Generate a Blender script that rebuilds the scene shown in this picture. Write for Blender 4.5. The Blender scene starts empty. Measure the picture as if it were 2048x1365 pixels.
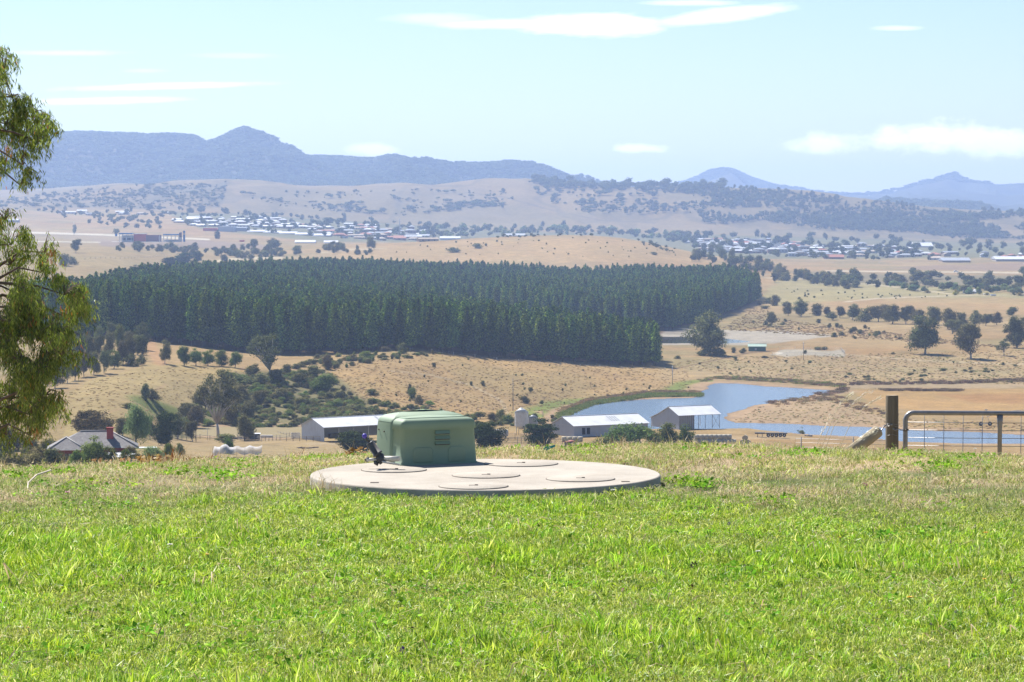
import bpy, math, random
import numpy as np
from mathutils import Vector, Matrix
R = math.radians
random.seed(7)
RNG = np.random.default_rng(11)
sc = bpy.context.scene
col = sc.collection
# ------------------------------------------------------------------ camera
F = 5777.0          # focal length in pixels of a 2048 wide frame
CZ = 62.0           # eye height above the reservoir
HZ = 430.0          # row of the horizon
cam_d = bpy.data.cameras.new('camera'); cam = bpy.data.objects.new('camera', cam_d); col.objects.link(cam)
cam_d.sensor_width = 36.0; cam_d.lens = F / 2048 * 36.0
cam_d.shift_y = -(682.5 - HZ) / 2048
cam_d.clip_start = 0.5; cam_d.clip_end = 60000
cam.location = (0, 0, CZ); cam.rotation_euler = (R(90), 0, 0)
sc.camera = cam
sc.render.resolution_x = 1024; sc.render.resolution_y = 682
# ------------------------------------------------------------------ light and exposure
SUN = Vector((-0.42, 0.62, 0.88)).normalized()        # towards the sun
elev = math.asin(SUN.z); azim = math.atan2(SUN.x, SUN.y)
sd_ = bpy.data.lights.new('sun', 'SUN'); sd_.energy = 4.2; sd_.angle = R(0.53); sd_.color = (1, 0.95, 0.88)
so = bpy.data.objects.new('sun', sd_); col.objects.link(so)
so.rotation_euler = (-SUN).to_track_quat('-Z', 'Y').to_euler(); so.location = (0, 0, 900)
w = bpy.data.worlds.new('World'); sc.world = w; w.use_nodes = True
nt = w.node_tree; nt.nodes.clear()
N = nt.nodes.new; L = nt.links.new
out = N('ShaderNodeOutputWorld'); bg = N('ShaderNodeBackground')
sky = N('ShaderNodeTexSky'); sky.sky_type = 'NISHITA'; sky.sun_disc = False
sky.sun_elevation = elev; sky.sun_rotation = azim
sky.altitude = 60; sky.air_density = 1.0; sky.dust_density = 0.15; sky.ozone_density = 4.5
bg.inputs['Strength'].default_value = 0.052
# thin clouds, painted on the sky by direction: u = x/y, v = z/y
tc = N('ShaderNodeTexCoord'); sx = N('ShaderNodeSeparateXYZ'); L(tc.outputs['Generated'], sx.inputs[0])
def M(op, a, b=None, c=None, clamp=False):
    n = N('ShaderNodeMath'); n.operation = op; n.use_clamp = clamp
    for i, v in enumerate((a, b, c)):
        if v is None: continue
        if isinstance(v, (int, float)): n.inputs[i].default_value = v
        else: L(v, n.inputs[i])
    return n.outputs[0]
ysafe = M('MAXIMUM', sx.outputs['Y'], 0.02)
u = M('DIVIDE', sx.outputs['X'], ysafe); v = M('DIVIDE', sx.outputs['Z'], ysafe)
cmb = N('ShaderNodeCombineXYZ'); L(M('MULTIPLY', u, 26.0), cmb.inputs[0]); L(M('MULTIPLY', v, 110.0), cmb.inputs[1])
nz = N('ShaderNodeTexNoise'); nz.inputs['Scale'].default_value = 1.3; nz.inputs['Detail'].default_value = 10; nz.inputs['Roughness'].default_value = 0.72
L(cmb.outputs[0], nz.inputs['Vector'])
cmb2 = N('ShaderNodeCombineXYZ'); L(M('MULTIPLY', u, 90.0), cmb2.inputs[0]); L(M('MULTIPLY', v, 170.0), cmb2.inputs[1])
nz2 = N('ShaderNodeTexNoise'); nz2.inputs['Scale'].default_value = 1.0; nz2.inputs['Detail'].default_value = 6; nz2.inputs['Roughness'].default_value = 0.6
L(cmb2.outputs[0], nz2.inputs['Vector'])
def blob(px, py, rx, ry, amp, puffy=False, tilt=0.0):
    du = M('SUBTRACT', u, (px - 1024) / F); dv = M('SUBTRACT', v, (HZ - py) / F)
    dv = M('SUBTRACT', dv, M('MULTIPLY', du, tilt))
    a = M('MULTIPLY', du, F / rx); b = M('MULTIPLY', dv, F / ry)
    r2 = M('ADD', M('MULTIPLY', a, a), M('MULTIPLY', b, b))
    g = M('EXPONENT', M('MULTIPLY', r2, -1.0))
    n = nz2 if puffy else nz
    t = M('MULTIPLY', M('SUBTRACT', M('ADD', M('MULTIPLY', g, 1.25), M('MULTIPLY', n.outputs[0], 1.7 if puffy else 1.3)), 1.40 if puffy else 1.20), 1.9 if puffy else 1.7, clamp=True)
    return M('MULTIPLY', t, amp)
cl = None
for bb in [(1190, 50, 190, 30, 1.0), (1440, 32, 190, 20, .75, False, .12), (1010, 48, 200, 14, .5), (880, 38, 130, 16, .3), (1380, 6, 130, 8, .5),
           (330, 173, 260, 9, .7, False, .03), (220, 202, 230, 10, .75, False, .02), (120, 106, 150, 8, .35), (470, 112, 130, 8, .2), (290, 142, 60, 6, .25),
           (745, 298, 75, 16, .65, True), (1280, 298, 68, 12, .8, True), (1655, 287, 105, 26, .8, True), (1860, 275, 150, 40, .9, True),
           (1970, 285, 140, 40, .8, True), (1800, 57, 70, 7, .4), (2080, 290, 90, 30, .7, True)]:
    t = blob(*bb); cl = t if cl is None else M('MAXIMUM', cl, t)
mix = N('ShaderNodeMixRGB'); L(cl, mix.inputs[0]); L(sky.outputs[0], mix.inputs[1]); mix.inputs[2].default_value = (14, 14.1, 14.6, 1)
L(mix.outputs[0], bg.inputs['Color']); L(bg.outputs[0], out.inputs['Surface'])
sc.view_settings.view_transform = 'Standard'; sc.view_settings.look = 'None'
sc.view_settings.exposure = 1.32; sc.view_settings.gamma = 1.0
sc.cycles.use_denoising = True
sc.cycles.max_bounces = 6; sc.cycles.diffuse_bounces = 2; sc.cycles.glossy_bounces = 2; sc.cycles.transmission_bounces = 3
sc.cycles.transparent_max_bounces = 6; sc.cycles.volume_bounces = 1
sc.cycles.sample_clamp_indirect = 4.0

# ------------------------------------------------------------------ object helpers
def tag(o, label=None, cat=None, group=None, kind=None):
    if label: o['label'] = label
    if cat: o['category'] = cat
    if group: o['group'] = group
    if kind: o['kind'] = kind
    return o
def link(o, parent=None):
    col.objects.link(o)
    if parent is not None: o.parent = parent
    return o
def empty(name, loc=(0, 0, 0), rz=0.0):
    o = bpy.data.objects.new(name, None); col.objects.link(o); o.location = loc; o.rotation_euler = (0, 0, rz); o.empty_display_size = 0.2
    return o
class MB:
    def __init__(s): s.v = []; s.f = []; s.m = []; s.sm = []
    def add(s, vs, fs, mi=0, smooth=False):
        b = len(s.v); s.v += [tuple(p) for p in vs]
        for f in fs: s.f.append(tuple(b + i for i in f)); s.m.append(mi); s.sm.append(smooth)
    def box(s, c, sz, rz=0.0, mi=0):
        cx, cy, cz = c; hx, hy, hz = sz[0] / 2, sz[1] / 2, sz[2] / 2; ca, sa = math.cos(rz), math.sin(rz)
        vs = []
        for z in (-hz, hz):
            for x, y in ((-hx, -hy), (hx, -hy), (hx, hy), (-hx, hy)):
                vs.append((cx + x * ca - y * sa, cy + x * sa + y * ca, cz + z))
        s.add(vs, [(3, 2, 1, 0), (4, 5, 6, 7), (0, 1, 5, 4), (1, 2, 6, 5), (2, 3, 7, 6), (3, 0, 4, 7)], mi)
    def tube(s, pts, rad, n=8, mi=0, caps=True, smooth=True):
        pts = [Vector(p) for p in pts]
        if not hasattr(rad, '__len__'): rad = [rad] * len(pts)
        vs = []; up = None
        for i, p in enumerate(pts):
            a = pts[max(0, i - 1)]; b = pts[min(len(pts) - 1, i + 1)]; d = (b - a)
            d = d.normalized() if d.length > 1e-9 else Vector((0, 0, 1))
            if up is None: up = Vector((0, 0, 1)) if abs(d.z) < .9 else Vector((1, 0, 0))
            x = d.cross(up)
            if x.length < 1e-6: x = d.cross(Vector((0, 1, 0)))
            x.normalize(); y = x.cross(d).normalized()
            up = y
            for k in range(n):
                t = 2 * math.pi * k / n; vs.append(p + (x * math.cos(t) + y * math.sin(t)) * rad[i])
        fs = []
        for i in range(len(pts) - 1):
            for k in range(n):
                k2 = (k + 1) % n; fs.append((i * n + k, i * n + k2, (i + 1) * n + k2, (i + 1) * n + k))
        s.add(vs, fs, mi, smooth)
        if caps:
            b = len(s.v) - len(vs)
            s.f.append(tuple(b + k for k in reversed(range(n)))); s.m.append(mi); s.sm.append(False)
            e = b + (len(pts) - 1) * n
            s.f.append(tuple(e + k for k in range(n))); s.m.append(mi); s.sm.append(False)
    def lathe(s, prof, n=32, c=(0, 0, 0), mi=0, smooth=True, cap0=True, cap1=True):
        vs = []
        for r, z in prof:
            for k in range(n):
                t = 2 * math.pi * k / n; vs.append((c[0] + r * math.cos(t), c[1] + r * math.sin(t), c[2] + z))
        fs = []
        for i in range(len(prof) - 1):
            for k in range(n):
                k2 = (k + 1) % n; fs.append((i * n + k, i * n + k2, (i + 1) * n + k2, (i + 1) * n + k))
        if cap0: fs.append(tuple(reversed(range(n))))
        if cap1: fs.append(tuple((len(prof) - 1) * n + k for k in range(n)))
        s.add(vs, fs, mi, smooth)
    def mesh(s, name, mats):
        me = bpy.data.meshes.new(name); me.from_pydata(s.v, [], s.f)
        for m in (mats if isinstance(mats, (list, tuple)) else [mats]): me.materials.append(m)
        me.polygons.foreach_set('material_index', s.m); me.polygons.foreach_set('use_smooth', s.sm)
        me.update(); return me
    def build(s, name, mats, parent=None, loc=None):
        o = bpy.data.objects.new(name, s.mesh(name, mats)); link(o, parent)
        if loc is not None: o.location = loc
        return o
def bevel(o, wd=.01, seg=2):
    m = o.modifiers.new('bevel', 'BEVEL'); m.width = wd; m.segments = seg; m.limit_method = 'ANGLE'; m.angle_limit = R(35)
    return o

# ------------------------------------------------------------------ materials
def mat(name, color, rough=.8, metal=0.0, var=.12, scale=3.0, bump=0.0, bscale=30.0, spec=.3, dirt=None, dirt_amt=.5, coords='Object', stretch=None):
    m = bpy.data.materials.new(name); m.use_nodes = True; t = m.node_tree; p = t.nodes['Principled BSDF']
    p.inputs['Roughness'].default_value = rough; p.inputs['Metallic'].default_value = metal; p.inputs['Specular IOR Level'].default_value = spec
    c = t.nodes.new('ShaderNodeTexCoord'); mp = t.nodes.new('ShaderNodeMapping'); t.links.new(c.outputs[coords], mp.inputs[0])
    if stretch: mp.inputs['Scale'].default_value = stretch
    n = t.nodes.new('ShaderNodeTexNoise'); n.inputs['Scale'].default_value = scale; n.inputs['Detail'].default_value = 6; n.inputs['Roughness'].default_value = .65
    t.links.new(mp.outputs[0], n.inputs['Vector'])
    r = t.nodes.new('ShaderNodeValToRGB'); lo = [max(0, x * (1 - var)) for x in color]; hi = [min(1, x * (1 + var)) for x in color]
    r.color_ramp.elements[0].position = .3; r.color_ramp.elements[0].color = (*lo, 1)
    r.color_ramp.elements[1].position = .7; r.color_ramp.elements[1].color = (*hi, 1)
    t.links.new(n.outputs[0], r.inputs[0]); last = r.outputs[0]
    if dirt:
        n2 = t.nodes.new('ShaderNodeTexNoise'); n2.inputs['Scale'].default_value = scale * .4; n2.inputs['Detail'].default_value = 8; n2.inputs['Roughness'].default_value = .7
        t.links.new(mp.outputs[0], n2.inputs['Vector'])
        r2 = t.nodes.new('ShaderNodeValToRGB'); r2.color_ramp.elements[0].position = .48; r2.color_ramp.elements[1].position = .72
        r2.color_ramp.elements[0].color = (0, 0, 0, 1); r2.color_ramp.elements[1].color = (dirt_amt, dirt_amt, dirt_amt, 1)
        t.links.new(n2.outputs[0], r2.inputs[0])
        mx = t.nodes.new('ShaderNodeMixRGB'); t.links.new(r2.outputs[0], mx.inputs[0]); t.links.new(last, mx.inputs[1]); mx.inputs[2].default_value = (*dirt, 1)
        last = mx.outputs[0]
    t.links.new(last, p.inputs['Base Color'])
    if bump:
        n3 = t.nodes.new('ShaderNodeTexNoise'); n3.inputs['Scale'].default_value = bscale; n3.inputs['Detail'].default_value = 5
        t.links.new(mp.outputs[0], n3.inputs['Vector'])
        b = t.nodes.new('ShaderNodeBump'); b.inputs['Strength'].default_value = bump; b.inputs['Distance'].default_value = .02
        t.links.new(n3.outputs[0], b.inputs['Height']); t.links.new(b.outputs[0], p.inputs['Normal'])
    return m
def leafmat(name, stops, transl=.35, gloss=.12, world_scale=None, hue=.06, vr=(.72, 1.3)):
    """stops: colours picked per leaf by the attribute rnd, shifted a little from plant to plant"""
    m = bpy.data.materials.new(name); m.use_nodes = True; t = m.node_tree; t.nodes.clear(); n = t.nodes.new; l = t.links.new
    at = n('ShaderNodeAttribute'); at.attribute_name = 'rnd'
    r = n('ShaderNodeValToRGB')
    while len(r.color_ramp.elements) < len(stops): r.color_ramp.elements.new(.5)
    for e, (pos, c) in zip(r.color_ramp.elements, stops): e.position = pos; e.color = (*c, 1)
    l(at.outputs['Fac'], r.inputs[0])
    oi = n('ShaderNodeObjectInfo'); hs = n('ShaderNodeHueSaturation')
    mr = n('ShaderNodeMapRange'); l(oi.outputs['Random'], mr.inputs[0]); mr.inputs[3].default_value = vr[0]; mr.inputs[4].default_value = vr[1]
    l(mr.outputs[0], hs.inputs['Value'])
    mr2 = n('ShaderNodeMapRange'); l(M_(t, 'FRACT', M_(t, 'MULTIPLY', oi.outputs['Random'], 7.31)), mr2.inputs[0]); mr2.inputs[3].default_value = .5 - hue / 2; mr2.inputs[4].default_value = .5 + hue / 2
    l(mr2.outputs[0], hs.inputs['Hue']); l(r.outputs[0], hs.inputs['Color'])
    d = n('ShaderNodeBsdfDiffuse'); tr = n('ShaderNodeBsdfTranslucent'); g = n('ShaderNodeBsdfGlossy'); g.inputs['Roughness'].default_value = .45
    g.inputs['Color'].default_value = (.9, .95, 1, 1)
    l(hs.outputs[0], d.inputs[0]); l(hs.outputs[0], tr.inputs[0])
    a = n('ShaderNodeMixShader'); a.inputs[0].default_value = transl; l(d.outputs[0], a.inputs[1]); l(tr.outputs[0], a.inputs[2])
    b = n('ShaderNodeMixShader'); b.inputs[0].default_value = gloss * .5; l(a.outputs[0], b.inputs[1]); l(g.outputs[0], b.inputs[2])
    o = n('ShaderNodeOutputMaterial'); l(b.outputs[0], o.inputs[0]); return m
def M_(t, op, a, b=None):
    n = t.nodes.new('ShaderNodeMath'); n.operation = op
    for i, v in enumerate((a, b)):
        if v is None: continue
        if isinstance(v, (int, float)): n.inputs[i].default_value = v
        else: t.links.new(v, n.inputs[i])
    return n.outputs[0]

# ------------------------------------------------------------------ numpy noise
def _hash(ix, iy, seed):
    h = (ix.astype(np.int64) * 374761393 + iy.astype(np.int64) * 668265263 + seed * 1442695041) & 0xFFFFFFFF
    h = ((h ^ (h >> 13)) * 1274126177) & 0xFFFFFFFF
    return ((h ^ (h >> 16)) & 0xFFFF) / 65535.0
def vnoise(x, y, seed=0):
    x = np.asarray(x, float); y = np.asarray(y, float)
    ix = np.floor(x); iy = np.floor(y); fx = x - ix; fy = y - iy
    fx = fx * fx * (3 - 2 * fx); fy = fy * fy * (3 - 2 * fy)
    a = _hash(ix, iy, seed); b = _hash(ix + 1, iy, seed); c = _hash(ix, iy + 1, seed); d = _hash(ix + 1, iy + 1, seed)
    return (a + (b - a) * fx) * (1 - fy) + (c + (d - c) * fx) * fy
def fbm(x, y, octv=4, seed=0, rough=.5):
    s = 0.0; a = 1.0; t = 0.0
    for k in range(octv):
        s = s + a * vnoise(x * 2 ** k + 17.3 * k, y * 2 ** k - 9.1 * k, seed + k); t += a; a *= rough
    return s / t          # 0..1
def sstep(a, b, x):
    t = np.clip((x - a) / (b - a), 0, 1); return t * t * (3 - 2 * t)

# ------------------------------------------------------------------ the lie of the land
# each ridge / break of slope runs across the view: (column, distance, height) with the height given as 'z' or as the row 'p' it shows at
FEAT = [
 ('z', [(0, 8, 60.0)]),
 ('z', [(0, 20, 60.0)]),
 ('p', [(-400, 24, 958), (0, 24.5, 946), (200, 25.5, 936), (600, 26.2, 922), (900, 27, 909), (1100, 27.4, 901), (1400, 27.7, 896), (1600, 27.5, 901), (1800, 27, 908), (2048, 26.3, 922), (2500, 26, 930)]),
 ('z', [(0, 31, 58.7), (2048, 31, 58.9)]),
 ('z', [(0, 60, 50)]),
 ('z', [(0, 200, 36)]),
 ('p', [(-400, 430, 958), (0, 430, 952), (300, 450, 936), (600, 560, 918), (1000, 640, 899), (1400, 700, 894), (1800, 720, 905), (2048, 700, 925), (2500, 700, 930)]),
 ('p', [(-400, 520, 925), (0, 520, 918), (300, 560, 903), (500, 640, 889), (700, 700, 884), (1000, 720, 881), (1300, 740, 877), (1500, 765, 871), (1700, 785, 880), (2048, 780, 886), (2500, 780, 890)]),
 ('p', [(-400, 600, 890), (0, 610, 880), (250, 640, 870), (380, 770, 865), (620, 790, 860), (760, 800, 846), (900, 830, 840), (1100, 880, 828), (1180, 950, 806), (1300, 985, 796), (1400, 1000, 790), (1500, 1040, 774), (1700, 1090, 770), (2048, 1060, 772), (2500, 1060, 772)]),
 ('p', [(-400, 800, 800), (0, 800, 785), (130, 820, 768), (200, 860, 745), (290, 895, 729), (430, 920, 735), (550, 950, 735), (650, 1000, 722), (800, 1020, 706), (900, 1050, 712), (1000, 1080, 721), (1200, 1125, 733), (1320, 1148, 738), (1450, 1180, 728), (1700, 1200, 724), (2048, 1200, 722), (2500, 1200, 722)]),
 ('z', [(-400, 1100, 19), (200, 1100, 18), (400, 1120, 14), (600, 1130, 11), (800, 1160, 11), (1000, 1200, 6.5), (1300, 1230, 1.2), (1500, 1300, 1.6), (2048, 1300, 3.0)]),
 ('z', [(-400, 1350, 16), (200, 1350, 15), (500, 1500, 13), (700, 1600, 8), (850, 1450, 5), (1000, 1420, 2.5), (1200, 1400, 1.2), (1500, 1420, 1.2), (2048, 1450, 3.5)]),
 ('z', [(-400, 1700, 22), (150, 1700, 21), (330, 1850, 13), (640, 2100, 12), (1000, 2300, 6), (1350, 2350, 4), (1500, 2050, 4), (1700, 2050, 5), (2048, 2050, 7), (2500, 2050, 7)]),
 ('p', [(-400, 2400, 505), (0, 2400, 505), (200, 2400, 502), (330, 2650, 508), (450, 2850, 506), (640, 2950, 494), (850, 3000, 484), (1000, 3000, 475), (1150, 3000, 471), (1250, 3000, 476), (1350, 2950, 498), (1450, 2850, 523), (1550, 2750, 540), (1700, 2750, 545), (2048, 2700, 548), (2500, 2700, 548)]),
 ('p', [(-400, 3500, 478), (0, 3500, 478), (200, 3500, 477), (400, 3500, 480), (640, 3500, 484), (850, 3500, 500), (1150, 3550, 500), (1350, 3600, 506), (1550, 3600, 512), (2048, 3500, 514), (2500, 3500, 514)]),
 ('p', [(-400, 4300, 430), (0, 4300, 436), (150, 4300, 446), (300, 4350, 440), (450, 4400, 440), (600, 4500, 450), (750, 4600, 452), (900, 4700, 464), (1150, 4700, 468), (1350, 4600, 480), (1550, 4600, 484), (1800, 4500, 490), (2048, 4500, 494), (2500, 4500, 494)]),
 ('p', [(-400, 5000, 410), (0, 5000, 410), (120, 5000, 424), (300, 5000, 421), (450, 5000, 425), (600, 5100, 436), (750, 5200, 442), (900, 5200, 452), (1150, 5200, 458), (1350, 5200, 462), (1550, 5200, 466), (1800, 5200, 476), (2048, 5100, 486), (2500, 5100, 486)]),
 ('p', [(-400, 6000, 400), (0, 5900, 393), (60, 5900, 386), (120, 5950, 378), (180, 6000, 370), (240, 6000, 366), (300, 6000, 369), (380, 6000, 364), (450, 6000, 362), (520, 6000, 366), (600, 6050, 373), (700, 6050, 372), (750, 6050, 367), (810, 6100, 366), (870, 6100, 375), (900, 6100, 370), (960, 6150, 362), (1020, 6200, 360), (1050, 6200, 357), (1100, 6200, 363), (1160, 6100, 370), (1220, 6100, 372), (1320, 6100, 372), (1400, 6100, 373), (1470, 6000, 379), (1540, 6000, 381), (1620, 5900, 387), (1700, 5900, 399), (1760, 5900, 404), (1820, 5900, 412), (1900, 5900, 420), (2048, 5900, 428), (2500, 5900, 430)]),
 ('p', [(-400, 7000, 385), (300, 7000, 375), (500, 7000, 372), (900, 7000, 378), (1200, 7000, 392), (1500, 7000, 410), (2048, 7000, 432), (2500, 7000, 432)]),
 ('p', [(-400, 8600, 268), (-200, 8600, 258), (0, 8600, 270), (60, 8600, 262), (100, 8600, 259), (120, 8600, 263), (190, 8600, 258), (260, 8600, 262), (310, 8600, 271), (350, 8600, 269), (390, 8600, 272), (412, 8600, 284), (440, 8600, 273), (465, 8600, 260), (480, 8600, 252), (490, 8600, 250), (500, 8600, 253), (515, 8600, 261), (545, 8600, 276), (570, 8600, 291), (600, 8600, 306), (650, 8600, 308), (700, 8600, 312), (740, 8600, 315), (790, 8600, 311), (830, 8600, 319), (870, 8600, 329), (905, 8600, 335), (950, 8600, 328), (1010, 8500, 324), (1060, 8400, 326), (1110, 8300, 337), (1150, 8200, 350), (1200, 8200, 357), (1260, 8200, 361), (1330, 8200, 370), (1450, 8200, 385), (1600, 8200, 402), (2048, 8200, 428), (2500, 8200, 430)]),
 ('p', [(-400, 10500, 380), (1000, 10500, 380), (1300, 10500, 395), (1700, 10500, 412), (1850, 10500, 405), (2048, 10500, 412), (2500, 10500, 412)]),
 ('p', [(-400, 13500, 360), (1000, 13500, 400), (1280, 13500, 396), (1340, 13500, 380), (1375, 13500, 369), (1400, 13500, 358), (1425, 13500, 345), (1445, 13500, 338), (1470, 13500, 340), (1500, 13500, 354), (1540, 13500, 367), (1575, 13500, 380), (1620, 13500, 389), (1680, 13500, 396), (1720, 13500, 397), (1770, 13500, 391), (1810, 13500, 381), (1850, 13500, 366), (1875, 13500, 360), (1903, 13500, 351), (1925, 13500, 358), (1950, 13500, 366), (1985, 13500, 370), (2048, 13500, 369), (2500, 13500, 380)]),
 ('z', [(0, 17000, 0)]),
]
GP = np.arange(-700, 2800, 4.0)
KD = []; KZ = []
for i, (md, pts) in enumerate(FEAT):
    x = [p[0] for p in pts]; D = np.interp(GP, x, [p[1] for p in pts]); q = np.interp(GP, x, [p[2] for p in pts])
    Z = q if md == 'z' else CZ - (q - HZ) / F * D
    s = 1.0 if i in (19, 21, 17) else 9
    k = np.exp(-.5 * (np.arange(-30, 31) / s) ** 2); k /= k.sum()
    D = np.convolve(np.pad(D, 30, 'edge'), k, 'valid'); Z = np.convolve(np.pad(Z, 30, 'edge'), k, 'valid')
    KD.append(D); KZ.append(Z)
KD = np.array(KD); KZ = np.array(KZ); KZ[19] -= 9; KZ[21] -= 9
def base_height(X, Y):
    X = np.asarray(X, float); Y = np.asarray(Y, float); Ys = np.maximum(Y, 1.0)
    px = np.clip(1024 + X * F / Ys, -690, 2790); fi = (px - GP[0]) / 4.0; i0 = np.floor(fi).astype(int); fr = fi - i0
    D = KD[:, i0] * (1 - fr) + KD[:, i0 + 1] * fr; Z = KZ[:, i0] * (1 - fr) + KZ[:, i0 + 1] * fr
    h = np.diff(D, axis=0); dl = np.diff(Z, axis=0) / h
    m = np.zeros_like(Z); a = dl[:-1]; b = dl[1:]; ok = a * b > 0
    m[1:-1] = np.where(ok, 2 * a * b / np.where(ok, a + b, 1), 0)
    Yc = np.clip(Y, D[0], D[-1]); idx = np.clip((Yc[None] >= D).sum(0) - 1, 0, D.shape[0] - 2)
    ar = np.arange(X.size)
    d0 = D[idx, ar]; hh = h[idx, ar]; z0 = Z[idx, ar]; z1 = Z[idx + 1, ar]; m0 = m[idx, ar]; m1 = m[idx + 1, ar]
    t = (Yc - d0) / hh; t2 = t * t; t3 = t2 * t
    return z0 * (2 * t3 - 3 * t2 + 1) + hh * m0 * (t3 - 2 * t2 + t) + z1 * (-2 * t3 + 3 * t2) + hh * m1 * (t3 - t2)
def w_at(px, py, z):           # world point of a pixel on the level z
    D = (CZ - z) * F / (py - HZ); return ((px - 1024) / F * D, D)
LAKES = [
 ('reservoir', 0.0, [(1143, 824), (1175, 813), (1230, 804), (1300, 799), (1350, 797), (1385, 797), (1402, 795), (1409, 788), (1412, 780), (1421, 771), (1435, 767), (1470, 768), (1526, 773), (1590, 777), (1653, 781), (1666, 784), (1640, 787), (1615, 792), (1590, 799), (1545, 804), (1511, 810), (1485, 817), (1463, 824), (1447, 830), (1445, 835), (1455, 841), (1473, 846), (1558, 848), (1647, 853), (1700, 854), (1764, 856), (1811, 861), (1938, 865), (2048, 871), (2500, 888),
   (2500, 900), (2048, 888), (1900, 886), (1811, 883), (1780, 880), (1716, 873), (1634, 870), (1560, 863), (1500, 861), (1440, 862), (1380, 866), (1290, 868), (1160, 868), (1122, 850), (1128, 836)]),
 ('farm_pond', 4.0, [(366, 860), (420, 855), (520, 854), (610, 854), (640, 859), (640, 870), (600, 875), (500, 874), (400, 871), (362, 866)]),
 ('dam', 0.9, [(1440, 665), (1500, 663), (1560, 665), (1620, 668), (1655, 671.5), (1610, 676), (1540, 677), (1450, 673)]),
 ('dam', 0.9, [(1300, 674), (1405, 674.5), (1460, 679), (1500, 684), (1440, 688), (1300, 688)]),
]
LW = [(n, z, np.array([w_at(x, y, z) for x, y in pl])) for n, z, pl in LAKES]
def poly_sd(P, X, Y):          # signed distance to a polygon, negative inside
    d = np.full(X.shape, 1e9); ins = np.zeros(X.shape, bool); n = len(P)
    for i in range(n):
        ax, ay = P[i]; bx, by = P[(i + 1) % n]; ex, ey = bx - ax, by - ay
        t = np.clip(((X - ax) * ex + (Y - ay) * ey) / (ex * ex + ey * ey + 1e-9), 0, 1)
        d = np.minimum(d, np.hypot(X - ax - t * ex, Y - ay - t * ey))
        c = ((ay > Y) != (by > Y)) & (X < (bx - ax) * (Y - ay) / (by - ay + 1e-12) + ax); ins ^= c
    return np.where(ins, -d, d)
def height(X, Y, want_sd=False):
    X = np.atleast_1d(np.asarray(X, float)); Y = np.atleast_1d(np.asarray(Y, float))
    z = base_height(X, Y)
    # roughness of the land, growing with distance
    mid = sstep(60, 500, Y) * (1 - sstep(4300, 5000, Y))
    z = z + mid * (fbm(X / 60, Y / 60, 4, 3) - .5) * 2.2 + mid * (fbm(X / 9, Y / 9, 3, 5) - .5) * .5
    near = 1 - sstep(26, 40, Y)
    z = z + near * ((fbm(X / 1.6, Y / 1.6, 3, 8) - .5) * .045)
    ridged = 1 - np.abs(2 * fbm(X / 420, Y / 900, 4, 21) - 1)
    hill = sstep(5050, 5600, Y) * (1 - sstep(6600, 7000, Y)); z = z + hill * ((ridged - .8) * 22 + (fbm(X / 90, Y / 120, 3, 4) - .5) * 7)
    r2 = 1 - np.abs(2 * fbm(X / 560 + 3, Y / 1300, 5, 31) - 1)
    mt = sstep(7000, 7700, Y); z = z + mt * (r2 - .85) * 190 * (1 - .85 * sstep(8050, 8500, Y) + .85 * sstep(8700, 9000, Y)) * (1 - .8 * sstep(12800, 13300, Y))
    inlake = sstep(600, 700, Y) * (1 - sstep(1500, 1700, Y)); z = np.where((inlake > .5) & (z < .9), .9, z)
    sds = np.full(X.shape, 1e3)
    for n, zl, P in LW:
        mn = P.min(0) - 60; mxx = P.max(0) + 60
        m = (X > mn[0]) & (X < mxx[0]) & (Y > mn[1]) & (Y < mxx[1])
        if not m.any(): continue
        xs = X[m]; ys = Y[m]
        s = poly_sd(P, xs, ys) + (fbm(xs / 7, ys / 7, 3, 9) - .5) * (3.5 if n == 'reservoir' else 2)
        wd = 28.0 if n == 'reservoir' else 14.0
        zz = np.where(s < 0, zl - .15 + np.maximum(s * .08, -2), zl - .15 + (z[m] - zl + .15) * sstep(-3, wd, s))
        zz = np.where(s > 0, np.maximum(zz, zl + np.minimum(s * .03 - .02, .4)), zz)
        z[m] = zz; sds[m] = np.minimum(sds[m], s)
    return (z, sds) if want_sd else z
_DS = np.concatenate([np.arange(34, 400, 12), np.arange(400, 1700, 4), np.geomspace(1700, 15500, 700)])
def hit(px, py, dmin=300):
    """where the line of sight through (px, py) meets the land beyond dmin -> X, Y, Z, metres per pixel"""
    px = np.atleast_1d(np.asarray(px, float)); py = np.atleast_1d(np.asarray(py, float))
    D = _DS[_DS > dmin]; X = (px[:, None] - 1024) / F * D[None]; Y = np.broadcast_to(D[None], X.shape)
    Zt = hfast(X, Y); Zr = CZ - (py[:, None] - HZ) / F * D[None]
    g = Zt - Zr; pos = g > 0; k = np.argmax(pos, axis=1); none = ~pos.any(1)
    k = np.where(none, np.argmax(g, axis=1), k); k0 = np.maximum(k - 1, 0); ar = np.arange(len(px))
    g0 = g[ar, k0]; g1 = g[ar, k]; t = np.where((g1 - g0) != 0, np.clip(-g0 / (g1 - g0 + 1e-12), 0, 1), 1); t = np.where(none, 1, t)
    Dd = D[k0] + (D[k] - D[k0]) * t; Xx = (px - 1024) / F * Dd
    return Xx, Dd, height(Xx, Dd), Dd / F
def hfast(X, Y):
    r = np.interp(Y, rows, np.arange(len(rows))); c = np.clip((X / (np.maximum(Y, 0) + 25) * F + 1024 - cols[0]) / 3.6, 0, len(cols) - 1.001)
    r = np.clip(r, 0, len(rows) - 1.001); r0 = r.astype(int); c0 = c.astype(int); fr = r - r0; fc = c - c0; G = GZ
    return (G[r0, c0] * (1 - fc) + G[r0, c0 + 1] * fc) * (1 - fr) + (G[r0 + 1, c0] * (1 - fc) + G[r0 + 1, c0 + 1] * fc) * fr
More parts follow.
